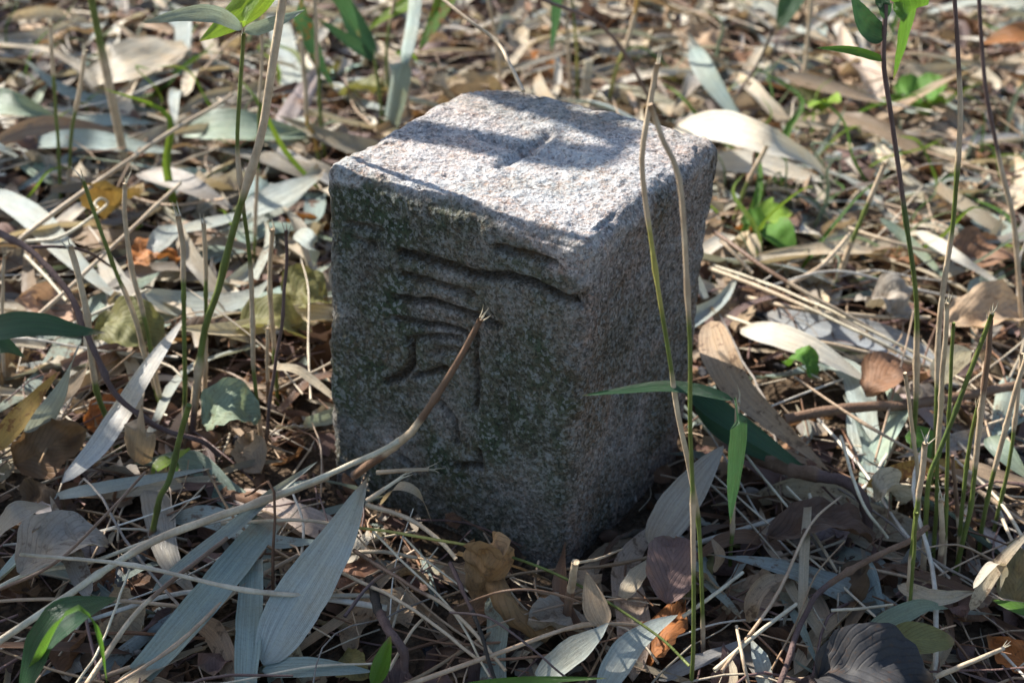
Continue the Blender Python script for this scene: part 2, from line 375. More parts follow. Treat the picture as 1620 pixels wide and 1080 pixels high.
    # the pale crust of the top creeps unevenly over the worn edges
    reach = .008+.012*nz+.014*np.exp(-(((P[:, 0]+s)**2+(P[:, 1]+s)**2)**.5/.03)**2)
    tz = (np.clip((P[:, 2]-(H_STONE-np.maximum(reach, .001)))/.006, 0, 1)*(1-wt))[:, None]
    pale = np.stack([.04+.1*np.clip(nn, 0, 1), np.clip(.62+.4*nn, 0, 1), np.clip(.08+.3*nz, 0, .4)], 1)
    msk = msk*(1-tz)+tz*pale
    ang = math.radians(45)
    ca, sa = math.cos(ang), math.sin(ang)
    Vw = np.stack([P[:, 0]*ca-P[:, 1]*sa, P[:, 0]*sa+P[:, 1]*ca, P[:, 2]], 1)
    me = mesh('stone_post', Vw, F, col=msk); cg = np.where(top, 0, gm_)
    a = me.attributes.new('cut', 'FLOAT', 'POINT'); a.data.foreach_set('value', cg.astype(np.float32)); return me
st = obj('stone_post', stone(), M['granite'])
tag(st, 'square weathered granite post with mossy carved inscription and cross cut in its top', 'stone post')

# ------------------------------------------------------------------ hand-placed things
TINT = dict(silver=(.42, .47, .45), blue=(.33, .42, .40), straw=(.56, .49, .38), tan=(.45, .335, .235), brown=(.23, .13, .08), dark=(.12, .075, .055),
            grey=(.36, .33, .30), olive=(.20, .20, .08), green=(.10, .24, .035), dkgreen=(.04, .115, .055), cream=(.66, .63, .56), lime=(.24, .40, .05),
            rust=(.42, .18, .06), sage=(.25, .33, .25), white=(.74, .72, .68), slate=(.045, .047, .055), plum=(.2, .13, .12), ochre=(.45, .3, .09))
SEED = [100]
def width_m(P, wpx, roll, up=(0, 0, 1)):
    P = np.asarray(P); i = len(P)//2; j = max(i-1, 0); k_ = min(i+1, len(P)-1)
    T = nrm(P[k_]-P[j]); side = np.cross(T, np.array(up)); side = side if np.linalg.norm(side) > .25 else np.cross(T, VH); side = nrm(side)
    Nn = np.cross(side, T); S_ = side*math.cos(roll)+Nn*math.sin(roll); c0 = P[i]
    a, b = proj(c0-S_*.01), proj(c0+S_*.01); tp = proj(c0+T*.005)-proj(c0); tp = tp/np.linalg.norm(tp); d = b-a; per = abs(d[0]*tp[1]-d[1]*tp[0])/.02
    return min(wpx/max(per, 1), 1.4*wpx/(FPX/np.linalg.norm(c0-CAM)))
def face_cam(P, roll):                            # tilt the blade towards the viewer's side, not away from it
    P = np.asarray(P, float); i = len(P)//2; T = nrm(P[min(i+1, len(P)-1)]-P[max(i-1, 0)]); side = np.cross(T, [0, 0, 1.])
    if abs(roll) > 2 or np.linalg.norm(side) < .25: return roll
    side = nrm(side); Nn = np.cross(side, T); v = nrm(CAM-P[i])
    f = lambda r_: abs(np.dot(-side*math.sin(r_)+Nn*math.cos(r_), v))
    return roll if f(roll) >= f(-roll) else -roll
def lay(pts):                                     # pixels with a height each -> points
    return np.array([G(p[0], p[1], .009+(p[2] if len(p) > 2 else .012)) for p in pts])
def put_leaf(name, P, wm, mat, tint, label, cat, group=None, parent=None, **kw):
    SEED[0] += 1
    V, F, uv = leaf_geo(P, wm, seed=SEED[0], **kw); b0 = np.array(P[0], float)
    if parent is not None: loc = np.array(P[0])-np.array(parent.location)
    else: loc = b0
    me = mesh(name, V-b0, F, uv)
    o = obj(name, me, M[mat], parent, loc, TINT[tint] if isinstance(tint, str) else tint)
    if parent is None: tag(o, label, cat, group)
    return o
def leaf(label, pts, wpx, tint='silver', mat='dead', name='bamboo_leaf', cat='leaf', roll=0., **kw):
    P = lay(pts); roll = face_cam(spline(P, 9), roll); wm = width_m(spline(P, 9), wpx, roll)
    return put_leaf(name, P, wm, mat, tint, label, cat, roll=roll, **kw)
def broad(label, a, b, wpx, tint='brown', mat='broad', za=.02, zb=.014, mid=.01, name='dead_leaf', roll=0., **kw):
    A, B = G(*a, za+.006), G(*b, zb+.008); Mi = (A+B)/2+np.array([0, 0, mid]); P = [A, Mi, B]; roll = face_cam(P, roll)
    kw.setdefault('prof', 'oval'); kw.setdefault('warp', .12); kw.setdefault('cup', .18); kw.setdefault('rag', .10); kw.setdefault('m', 13)
    return put_leaf(name, P, width_m(P, wpx, roll), mat, tint, label, 'leaf', roll=roll, **kw)
STEMC = dict(g=(.13, .17, .045), t=(.52, .42, .30), b=(.2, .13, .09), p=(.13, .09, .085), d=(.09, .13, .04), y=(.36, .34, .1), w=(.6, .55, .42), o=(.45, .28, .08), k=(.05, .045, .04))
def stem_mesh(name, P, r0, r1, zones='t', nodes=(), fray=False, n=40, k=8, rough=.06, seed=0, kink=0.0):
    S = spline(P, n)
    rr = np.random.default_rng(seed)
    if kink: S = S+kink*min(1, np.linalg.norm(S[-1]-S[0])/(.22 if r0 < .01 else 1))*(.6 if r0 < .01 else 1)*np.stack([noise(np.stack([np.linspace(0, 9, n), np.full(n, seed*1.7+q_), np.zeros(n)], -1), 1, 5) for q_ in range(3)], -1)*np.minimum(1, np.linspace(0, 4, n))[:, None]
    tt = np.linspace(0, 1, n); R = r0+(r1-r0)*tt
    for nd in nodes: R = R*(1+.45*np.exp(-((tt-nd)/.012)**2))
    z = np.array([STEMC[c_] for c_ in zones]); zi = np.clip((tt*len(z)+rr.uniform(-.25, .25, n)*0).astype(int), 0, len(z)-1)
    colr = z[zi]
    zj = np.floor(tt*len(z)); st_ = (np.diff(np.r_[-1, zj]) > 0); R = R*np.where(np.isin(zones, ['t']), 1, 1) if False else R
    # dry sheath sections are a little thicker than the bare culm
    R = R*np.where(np.isin(zi, [i for i, c_ in enumerate(zones) if c_ in 'tb']), 1.16, .95)
    V, F, uv = tube_geo(S, R, n, k, seed, rough)
    col = np.vstack([np.repeat(colr, k, 0), colr[0], colr[-1], colr[0], colr[-1]])
    if fray:
        T = nrm(S[-1]-S[-3])
        for q_ in range(4):
            dr = nrm(T+rr.normal(0, .28, 3)); ba = S[-1]+rr.normal(0, r1*.5, 3)-T*.002; L = rr.uniform(.004, .011)
            v2, f2, u2 = tube_geo([ba, ba+dr*L*.6, ba+dr*L+rr.normal(0, .0006, 3)], [r1*.38, r1*.28, r1*.08], 4, 4)
            F = np.vstack([F, f2+len(V)]); V = np.vstack([V, v2]); uv = np.vstack([uv, u2]); col = np.vstack([col, np.tile(STEMC['w'], (len(v2), 1))])
    return V, F, uv, col
PXM = lambda p: np.linalg.norm(np.asarray(p)-CAM)/FPX          # metres per pixel at a point
def upright(label, pts, dpx, zones='tg', name='cut_stalk', cat='stalk', lean=0., nodes=(.35, .7), fray=True, leaves=(), group=None, mat='stem', taper=.85, zb=0.):
    """a standing stalk: first pixel is its foot on the ground, the rest lie in the upright plane through it"""
    base = G(pts[0][0], pts[0][1], zb); SEED[0] += 1
    P = [base]+[W(p[0], p[1], base, lean*i/(len(pts)-1)) for i, p in enumerate(pts) if i]
    P[0] = base-np.array([0, 0, .012])
    r = dpx*PXM(base)/2
    V, F, uv, col = stem_mesh('s', P, r, r*taper, zones, nodes, fray, seed=SEED[0], kink=.0012)
    if not leaves:
        o = obj(name, mesh(name, V-P[0], F, uv, col), M[mat], None, P[0]); return tag(o, label, cat, group)
    e = empty(name, P[0]); tag(e, label, cat, group)
    obj('stem', mesh('stem', V-P[0], F, uv, col), M[mat], e)
    for lf in leaves:
        lp, wpx, tint, mt = lf[:4]; tw = lf[4] if len(lf) > 4 else 0.; rl = lf[5] if len(lf) > 5 else .9
        nl = len(lp); LP = [W(p[0], p[1], base, lean+tw*i/(nl-1)) for i, p in enumerate(lp)]; rl = face_cam(spline(LP, 9), rl)
        put_leaf('leaf', LP, width_m(spline(LP, 9), wpx, rl), mt, tint, None, None, parent=e, roll=rl, cup=.1, warp=.03)
    return e
def lying(label, pts, dpx, zones='t', name='straw', cat='straw', nodes=(), mat='stem', kink=.001, taper=.8, fray=False, rough=.08, n=44):
    P = lay(pts); SEED[0] += 1; r = dpx*PXM(P[len(P)//2])/2*(.78 if name == 'straw' else .9)
    V, F, uv, col = stem_mesh('s', P, r, r*taper, zones, nodes, fray, seed=SEED[0], kink=kink, rough=rough, n=n)
    o = obj(name, mesh(name, V-P[0], F, uv, col), M[mat], None, P[0]); return tag(o, label, cat)

# ---- bamboo leaves lying in front of and to the far side of the carved face
leaf('broad pale ribbed bamboo leaf leaning on the litter under the broken reed', [(417,1052,.004),(455,980,.014),(500,908,.024),(545,832,.034),(580,757,.045)], 82, 'silver', cup=.08, warp=.02, roll=.25)
leaf('pale bamboo leaf with a brown torn end, under a long straw', [(222,1068,.006),(270,1015,.012),(330,945,.018),(390,870,.02),(428,826,.022)], 52, 'blue', prof='strip', cup=.12, roll=.2)
leaf('blue-grey bamboo leaf strip with dark streaks beside the broad ribbed leaf', [(388,1085,.004),(394,985,.012),(400,885,.018)], 42, 'blue', prof='strip', cup=.15, roll=.1)
leaf('narrow folded pale leaf tucked along the long straws', [(240,936,.01),(306,886,.02),(369,838,.028),(425,788,.034),(502,730,.03)], 22, 'silver', fold=.5, roll=.3)
leaf('pale grey speckled leaf strip over the flat beige leaf', [(141,945,.02),(104,851,.026),(79,784,.036)], 36, 'grey', mat='speck', roll=.2)
leaf('arched grey leaf with drooping tip beside the speckled strip', [(-25,880,.02),(0,838,.04),(35,806,.05),(78,800,.03)], 38, 'grey', roll=.5)
broad('flat beige broad leaf lying under the speckled grey strip', (28,905), (172,858), 82, 'grey', warp=.05, zb=.02)
leaf('dark green glossy bamboo leaf arching above the shaded litter', [(35,1110,.02),(66,1020,.05),(112,968,.062),(185,945,.04)], 62, 'dkgreen', mat='green', roll=.4)
leaf('bright green grass blade bent over like a hook', [(45,1100,.0),(60,1050,.04),(92,988,.08),(124,963,.09),(154,1000,.075),(170,1085,.04)], 16, 'green', mat='green', name='grass_blade', cat='grass blade', prof='blade', fold=.3)
leaf('silvery narrow leaf with raised edge lying below the white leaf', [(82,786,.01),(140,776,.02),(200,765,.022),(270,752,.022),(336,740,.02)], 20, 'silver', roll=.5)
leaf('long white sunlit leaf running up from the dark hollow to the cut stalks', [(98,764,.012),(150,713,.02),(195,648,.03),(240,575,.045),(294,500,.05)], 34, 'white', roll=.3)
leaf('silver leaf standing half upright beside the rusty leaf', [(46,716,.004),(62,680,.022),(96,620,.05),(118,565,.07),(127,542,.075)], 34, 'silver', roll=.6)
leaf('rust-brown spotted leaf beside the half upright silver leaf', [(-10,712,.01),(46,646,.03),(92,588,.05)], 34, 'ochre', mat='rust', roll=.4)
leaf('brown folded leaf tip crossing behind the half upright silver leaf', [(88,650,.02),(112,615,.035),(138,580,.045)], 26, 'tan', mat='speck', roll=.4)
leaf('dark green living leaf reaching in over the grey branch', [(-70,545,.07),(0,522,.08),(60,516,.082),(120,524,.08),(166,526,.075)], 44, 'dkgreen', mat='green', roll=.35)
leaf('dark green leaf hanging below the green leaf over the grey branch', [(-50,560,.06),(0,545,.062),(40,565,.05)], 34, 'dkgreen', mat='green', roll=.5)
leaf('pale bamboo leaf curved like a bowl behind the cut stalks', [(229,466,.02),(281,482,.012),(352,482,.012),(405,464,.018),(430,438,.03)], 40, 'silver', roll=.45)
leaf('tan papery leaf standing on edge below the grey branch', [(212,728,.004),(218,690,.028),(224,640,.05)], 52, 'tan', prof='torn', roll=1.0)
broad('grey-green wrinkled broad leaf on the straw before the carved face', (322,672), (414,660), 72, 'sage', 'broadg', zb=.02, roll=.3)
broad('dark olive broad leaf lying in shade behind the cut stalks', (372,520), (492,530), 56, 'olive', 'broadg')
broad('olive leaf with yellow and brown blotches among the cut stalks', (150,525), (258,548), 72, 'olive', 'broadg', roll=.3)
broad('red-brown crumpled leaf lying on the silver leaves', (205,425), (284,412), 46, 'rust', 'broad', warp=.2)
broad('yellow-brown curled leaf beside a thin white tendril', (160,345), (222,302), 62, (.22, .15, .05), 'broadg', zb=.05, roll=.4)
broad('olive leaf with a pale edge touching the post', (455,480), (516,478), 60, 'olive', 'broadg', roll=.3)
leaf('thin bent leaf with brown tip leaning against the carved face', [(424,580,.03),(467,584,.034),(503,608,.03),(556,652,.026)], 15, 'straw', mat='speck', roll=.5)
leaf('long silver leaf slanting down beneath the grey branch', [(-20,300,.02),(50,345,.022),(115,412,.02),(192,478,.014)], 46, 'silver', roll=.1)
leaf('grey-tan leaf lying across the silver leaves behind the cut stalks', [(225,272,.02),(300,298,.025),(375,334,.015)], 46, 'grey')
leaf('broad grey-green leaf lying level near the standing green stems', [(292,208,.012),(350,205,.02),(420,210,.02),(498,216,.012)], 52, 'sage', cup=.2, roll=.4)
leaf('long grey-blue leaf lying level before the broad grey-green leaf', [(50,228,.012),(120,222,.018),(200,232,.018),(288,242,.012)], 32, 'blue', roll=.3)
leaf('thin dark silver leaf lying behind the long grey-blue leaf', [(96,200,.012),(170,193,.014),(250,196,.012)], 24, 'blue', roll=.2)
leaf('dark green rolled leaf lying far behind the grey branch', [(-40,172,.02),(20,172,.03),(92,188,.02)], 46, 'sage', cup=.3, roll=.5)
leaf('silver leaf pointing at the carved face edge of the post', [(385,338,.02),(445,310,.03),(512,276,.04)], 40, 'silver', roll=.3)
leaf('pale leaf strip lying below the silver leaf beside the post', [(275,368,.02),(345,352,.024),(405,332,.02)], 26, 'silver')
leaf('pale blue leaf strip running away behind the green stems', [(473,198,.008),(455,95,.012),(436,20,.012),(428,-40,.012)], 36, 'silver', prof='strip', cup=.05)
leaf('pale stiff leaf standing up from behind the post', [(615,200,.02),(632,110,.09),(648,25,.12),(655,-40,.14)], 26, 'blue', prof='strip', cup=.25, roll=.8)
leaf('big beige papery leaf lying far behind in broken sunlight', [(140,135,.012),(210,98,.03),(305,62,.02)], 60, 'straw', prof='torn', warp=.06, roll=.3)
leaf('short pale folded leaf tip hanging beside the post', [(470,366,.05),(492,385,.055),(496,422,.03)], 30, 'silver', roll=.6)
leaf('torn silver leaf piece propped on the red-brown leaf', [(240,398,.03),(258,376,.035),(278,355,.03)], 34, 'silver', prof='torn', roll=.3)
# ---- between the post and the viewer
leaf('pale green-grey leaf curling up at the foot of the post corner', [(852,1075,.004),(895,1040,.016),(938,1008,.024),(962,985,.028)], 44, 'silver', roll=.35, prof='torn')
leaf('striped tan leaf tip standing over the curled pale leaf', [(955,990,.026),(942,955,.034),(928,905,.045)], 40, 'tan', roll=.8)
leaf('long pale bamboo leaf crossing the straws in the shade', [(950,1095,.006),(990,1030,.016),(1030,995,.022),(1072,972,.024)], 46, 'silver', roll=.3)
leaf('green narrow leaf lying along the shaded soil', [(730,1084,.03),(840,1076,.034),(960,1072,.03)], 14, 'green', mat='green', roll=.5)
leaf('small upright green leaf tip in the dark litter', [(588,1085,.006),(604,1045,.03),(618,1005,.05)], 30, 'green', mat='green', roll=.9, fold=.4)
leaf('blue-grey leaf lying at the end of the broad ribbed leaf', [(415,1060,.003),(500,1058,.006),(590,1062,.004)], 34, 'blue')
leaf('thin tan leaf arching like a bridge beside the carved face', [(603,798,.012),(629,770,.034),(662,782,.032),(684,828,.01)], 17, 'straw', roll=.3)
put_leaf('dead_leaf', [G(775,885,.034), G(786,912,.034), G(800,940,.032), G(828,966,.026), G(876,990,.018)], .034, 'broad', (.27, .165, .08), 'ochre-brown leaf rolled into a tube at the foot of the carved face', 'leaf', prof='strip', cup=1.5, roll=math.pi, warp=.05, m=17, rag=.08)
broad('ochre-brown crumpled leaf base arched over the rolled leaf', (752,950), (796,880), 54, (.30, .19, .10), zb=.045, za=.012, mid=.018, cup=.3, warp=.2, roll=.3)
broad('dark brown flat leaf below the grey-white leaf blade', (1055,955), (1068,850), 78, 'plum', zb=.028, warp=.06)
leaf('grey-white weathered leaf blade propped near the plain face', [(1030,866,.016),(1062,815,.03),(1105,755,.045),(1145,705,.05)], 62, 'grey', prof='lance', roll=.7, cup=.08)
leaf('small pale leaf shred under the dark brown flat leaf', [(985,945,.008),(1005,915,.014),(1024,885,.016)], 28, 'straw', prof='torn')
# ---- beside the plain face
leaf('tan spotted leaf with a green tail running down beside the plain face', [(1124,508,.05),(1136,560,.05),(1168,618,.04),(1226,672,.03),(1312,745,.014)], 52, 'tan', mat='speck', roll=.35)
leaf('dark blue-green leaf lying over the spotted tan leaf', [(1085,612,.05),(1140,655,.046),(1200,695,.036),(1292,757,.016)], 34, 'dkgreen', mat='green', roll=.3)
leaf('second dark green leaf lying under the blue-green one', [(1100,640,.03),(1150,690,.026),(1230,730,.02),(1290,752,.012)], 24, 'dkgreen', mat='green', roll=.5)
leaf('cream bamboo leaf with a dark shadow across it beside the straws', [(1172,520,.016),(1225,532,.022),(1290,556,.022),(1378,606,.012)], 40, 'cream', roll=.3)
leaf('big pale curved leaf wrapped behind the post corner', [(1062,208,.02),(1137,206,.05),(1213,228,.055),(1273,252,.04),(1325,294,.015)], 58, 'cream', roll=.6, cup=.2)
leaf('cream leaf lying under the big pale curved leaf', [(1120,258,.014),(1200,262,.018),(1310,288,.012)], 40, 'cream', roll=.3)
broad('round cream leaf curled like a petal beside the thin stalks', (1490,610), (1540,556), 46, 'cream', zb=.05, warp=.05, roll=.4)
broad('flat brown leaf lying above the thick brown stick', (1368,622), (1462,594), 62, 'brown', zb=.02)
broad('tan leaf with dark ribs behind the thin stalks', (1500,510), (1640,508), 56, 'tan', roll=.2)
broad('folded brown leaf under the fallen green blade', (1500,418), (1612,410), 62, 'brown', warp=.2, roll=.4)
broad('grey-brown crumpled leaf lying on the straw bed', (1368,478), (1440,505), 46, 'grey', warp=.25, roll=.4)
broad('small rounded green leaf under the cream bamboo leaf', (1242,575), (1290,600), 40, 'green', 'broadg')
leaf('fallen pale green blade lying on the folded brown leaf', [(1450,365,.03),(1510,405,.034),(1560,436,.026),(1605,465,.02)], 20, 'cream', roll=.3)
leaf('pale green grass blade lying behind the fallen blade', [(1392,345,.03),(1440,385,.02),(1500,445,.012)], 18, 'sage', roll=.3)
leaf('orange-brown dry leaf hanging beyond the thin stalks', [(1640,55,.09),(1600,55,.09),(1552,70,.08)], 32, 'rust', roll=.6)
leaf('brown and grey strip leaf lying behind the leafy stem', [(1240,120,.04),(1320,142,.03),(1400,165,.02)], 24, 'tan', roll=.4)
leaf('blue-grey leaf slanting down behind the post', [(1095,75,.06),(1125,130,.045),(1180,205,.02)], 34, 'blue', roll=.5)
leaf('dull green bamboo leaf half under the leafy stem', [(1432,690,.02),(1462,700,.02),(1478,755,.012)], 50, 'green', mat='green', roll=.3)
leaf('rust and green streaked leaf on the litter before the thin stalks', [(1370,770,.014),(1430,745,.02),(1500,735,.02),(1560,742,.014)], 26, 'ochre', mat='rust', roll=.4)
leaf('pinkish brown leaf lying behind the thin stalks', [(1495,735,.014),(1560,755,.016),(1640,765,.012)], 36, 'tan', roll=.3)
leaf('green leaf fading to grey beside the thin stalks', [(1565,690,.02),(1590,720,.018),(1630,760,.012)], 34, 'sage', roll=.2)
leaf('olive leaf folded double in the shade under the thin stalks', [(1372,1000,.014),(1420,975,.02),(1462,958,.022),(1500,962,.018)], 34, 'sage', roll=.5)
leaf('yellow-green leaf with pale midrib lying below the folded olive leaf', [(1380,1030,.012),(1440,1012,.022),(1510,1012,.014)], 52, 'olive', mat='broadg', prof='oval', roll=.35)
leaf('crinkled tan leaf edge lying above the folded olive leaf', [(1420,925,.02),(1480,945,.022),(1545,935,.02)], 28, 'straw', roll=.6, warp=.15)
leaf('bent white and brown leaf arching at the edge of the shade', [(1535,965,.014),(1565,915,.03),(1590,880,.04),(1640,830,.05)], 24, 'straw', mat='speck', roll=.4)
leaf('split white leaf loop drooping under the bent leaf', [(1540,930,.03),(1572,892,.04),(1588,905,.03),(1582,935,.016)], 14, 'cream', roll=.4)
leaf('green blade tip reaching in under the bent leaf', [(1660,975,.02),(1610,962,.022),(1568,948,.02)], 22, 'green', mat='green', roll=.3)
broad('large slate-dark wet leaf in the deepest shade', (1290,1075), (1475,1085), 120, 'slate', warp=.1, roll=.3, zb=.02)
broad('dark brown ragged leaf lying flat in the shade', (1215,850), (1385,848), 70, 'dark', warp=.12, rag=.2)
broad('small pale dried seed-like leaf on the dark litter', (1382,790), (1425,798), 34, 'straw', warp=.2, cup=.4)
leaf('pale straw-coloured leaf strip standing against dark litter', [(1270,995,.008),(1272,900,.02),(1278,802,.03)], 16, 'straw', prof='strip', roll=.4)
leaf('cream narrow leaf lying before the dark ragged leaf', [(1130,905,.012),(1140,880,.018),(1125,850,.02)], 18, 'tan', roll=.5)
leaf('fibrous brown husk curled below the stems', [(1185,985,.008),(1190,950,.018),(1215,920,.02),(1250,910,.016)], 34, 'tan', mat='speck', cup=.55, roll=.3)
leaf('white torn leaf lying in the litter between the thin twigs', [(1210,1090,.004),(1205,1050,.01),(1188,1010,.012)], 26, 'silver', prof='torn')
# ---- standing stems and living shoots, before and beyond the post
upright('leafy green shoot with blue-green leaves, beside the broken culm', [(416,700),(400,560),(397,430),(384,310),(377,217),(386,52)], 7, 'tgttgtgg', 'bamboo_shoot', 'bamboo shoot', leaves=[
  ([(384,46),(340,24),(290,24),(228,36)], 30, 'blue', 'green', .02), ([(386,50),(420,42),(482,16)], 22, 'blue', 'green', -.01), ([(384,44),(392,18),(430,-30)], 14, 'lime', 'green')])
upright('thick tan sheathed culm leaning away over the cut stalks', [(298,700),(320,538),(346,455),(376,345),(413,220),(428,130),(448,-10),(460,-120)], 11, 'ptgggtttt', 'bamboo_culm', 'culm', fray=False, nodes=(.2, .42, .6), leaves=[
  ([(455,-80),(400,0),(355,40),(315,66)], 56, 'lime', 'green', -.05, 1.2), ([(458,-100),(500,-160),(590,-200)], 40, 'green', 'green')])
upright('thin green stem beside the thick tan culm', [(400,440),(404,360),(408,250),(415,50)], 5, 'gtgt', 'cut_stalk')
upright('green stem with a drooping spotted leaf near the post', [(516,262),(508,190),(503,110),(498,0),(496,-90)], 6, 'ggtt', 'bamboo_shoot', 'bamboo shoot', fray=False, leaves=[
  ([(480,-20),(478,30),(500,88),(528,142)], 28, 'dkgreen', 'rust', -.02), ([(497,-60),(540,0),(570,60)], 30, 'dkgreen', 'green', -.03)])
upright('kinked tan stem standing close to the spotted leaf', [(513,272),(497,215),(487,195),(482,120),(476,60)], 7, 'gott', nodes=(.35,))
upright('slim shoot with two dark pointed leaves behind the post', [(608,215),(602,160),(592,92)], 6, 'ggg', 'bamboo_shoot', 'bamboo shoot', leaves=[
  ([(592,92),(570,55),(545,5),(520,-40)], 34, 'dkgreen', 'green', -.02), ([(591,94),(560,72),(500,28)], 20, 'dkgreen', 'green', .02), ([(606,182),(625,172),(641,152)], 18, 'dkgreen', 'green')])
upright('orange-tan stalk behind the far corner of the post', [(642,215),(645,140),(650,58)], 7, 'ott')
upright('shoot with bright lime leaf and rust-spotted leaf over the post', [(628,210),(612,80),(640,-60),(680,-160)], 5, 'tgtt', 'bamboo_shoot', 'bamboo shoot', fray=False, leaves=[
  ([(690,-60),(650,0),(610,25),(577,52)], 24, 'lime', 'green', 0), ([(735,-70),(705,0),(685,40),(662,82)], 32, 'green', 'rust', 0), ([(625,84),(648,85),(662,98)], 9, 'lime', 'green')])
upright('thin dry stem leaning over the far corner of the post', [(797,150),(786,70),(772,0),(762,-60)], 5, 'tt', fray=False)
lying('bent dry culm bowing down onto the far corner of the post', [(828,145,.19),(790,72,.2),(745,35,.21),(690,-10,.22),(640,-60,.23)], 6, 't', 'dry_culm', 'culm', nodes=(.4,))
upright('dry stem with hanging green leaf behind the post', [(906,160),(898,60),(892,-40),(890,-90)], 5, 'tt', 'bamboo_shoot', 'bamboo shoot', fray=False, leaves=[([(884,-30),(882,20),(872,84)], 20, 'dkgreen', 'green')])
upright('yellow-green stem standing behind the far edge of the post', [(915,160),(912,80),(900,-40)], 5, 'gyg', fray=False)
upright('forked yellow stalk rising behind the plain face side', [(958,178),(975,110),(990,72),(1003,30),(1015,-40)], 7, 'yyto', fray=False)
lying('long grey reed slanting down behind the post top', [(1035,170,.03),(985,80,.09),(938,32,.13),(860,0,.16),(800,-30,.17)], 8, 'p', 'dry_culm', 'culm', nodes=(.5,))
upright('pale flat stake-like leaf base behind the post edge', [(925,165),(928,130),(932,95)], 16, 'ww', fray=False)
for i, (lb, p_) in enumerate([('short cut stalk with frayed top, next to the tendril leaf', [(262,660),(230,515),(210,430),(199,350),(197,290)]),
   ('leaning cut stalk rising through the tendril leaf', [(266,655),(236,585),(213,505),(183,428),(152,345),(131,284)]),
   ('straight cut stalk with split whitish tip', [(292,700),(292,560),(290,420),(281,342)]),
   ('cut stalk with fibrous tip beside the split stalk', [(318,668),(326,560),(325,450),(322,354)]),
   ('dark-sheathed cut stalk behind the grey branch', [(192,705),(150,605),(140,510),(124,440),(110,388)]),
   ('peeling tan stalk nearest the carved face', [(441,640),(434,560),(427,440),(431,362)]),
   ('thin purple-brown stalk crossing the peeling one', [(412,735),(430,610),(445,520),(452,430),(453,366)]),
   ('short brown stub between the peeling stalk and the shoot', [(424,655),(423,580),(423,518)]),
   ('slim green stem far behind the grey branch', [(94,330),(93,240),(84,110),(80,38)]),
   ('tan dry stem beside the slim green one', [(104,325),(112,220),(126,140),(135,80)]),
   ('thin tan stem at the near end of the grey branch', [(3,600),(4,500),(6,405)])]):
    upright(lb, p_, [7, 7, 8, 7, 9, 7, 6, 6, 6, 6, 5][i], ['gtgttt', 'gttgg', 'tggt', 'ttgt', 'ggttt', 'ggttt', 'bppp', 'bt', 'gggt', 'tgt', 'tt'][i])
upright('blurred green stem with tan sheath, foremost before the plain face', [(1118,1040),(1107,850),(1092,747),(1071,648),(1056,545),(1033,398),(1016,270),(1022,200),(1038,100)], 7, 'tggttgytt', 'bamboo_culm', 'culm', nodes=(.3, .72), leaves=[
  ([(1160,632),(1110,618),(1050,611),(990,617),(920,626)], 19, 'dkgreen', 'green', .0, .5), ([(1161,628),(1164,680),(1160,745),(1154,828)], 40, 'dkgreen', 'green', .01, .9)])
upright('blurred green stem beside the foremost one, tan above its joint', [(1095,1110),(1098,960),(1093,700),(1091,540),(1077,300),(1050,225),(1028,165)], 7, 'ggtggtt', 'bamboo_culm', 'culm', nodes=(.42, .75), fray=False)
upright('tan stalk standing beside the folded green leaf', [(1158,905),(1160,800),(1165,700),(1166,635)], 7, 'gtt')
upright('dark leafy stem with drooping green leaves beyond the straw bed', [(1446,770),(1450,580),(1446,456),(1430,340),(1410,183),(1400,100),(1402,30),(1404,-20)], 8, 'tgtgdppp', 'bamboo_shoot', 'bamboo shoot', fray=False, nodes=(.3, .6), leaves=[
  ([(1406,-10),(1440,0),(1434,60),(1414,125)], 38, 'green', 'green', -.01), ([(1400,95),(1345,80),(1291,76)], 15, 'green', 'green'), ([(1400,60),(1370,40),(1345,-10)], 36, 'dkgreen', 'green'), ([(1402,30),(1398,0),(1400,-60)], 24, 'dkgreen', 'green')])
upright('straw-coloured tall stem with green middle among the thin stalks', [(1474,790),(1480,680),(1486,505),(1508,350),(1518,200),(1516,100),(1509,-20)], 7, 'ggttgtp', fray=False)
upright('tall tan stem leaning outward beyond the thin stalks', [(1628,560),(1612,440),(1602,350),(1565,180),(1554,90),(1547,-20)], 7, 'tttpp', fray=False)
upright('dark wiry stem slanting behind the post edge', [(1118,225),(1160,160),(1198,102),(1222,48)], 5, 'ttpk', fray=False)
upright('shoot with one dark blue leaf hanging behind the post', [(1268,170),(1278,60),(1285,-50)], 5, 'tt', 'bamboo_shoot', 'bamboo shoot', fray=False, leaves=[([(1275,-40),(1255,-5),(1228,52)], 40, 'dkgreen', 'green')])
upright('leaning cut stalk with yellow-green foot beyond the straw bed', [(1308,475),(1330,430),(1366,340),(1400,258)], 8, 'gtgt')
upright('cut stalk leaning beside the big pale curved leaf', [(1150,370),(1178,300),(1213,232)], 7, 'ggt')
upright('thin red-brown stub before the big pale leaf', [(1188,310),(1192,260),(1198,208)], 5, 'tb')
upright('grey stub standing beyond the big pale leaf', [(1325,345),(1345,320),(1363,300)], 6, 'tt')
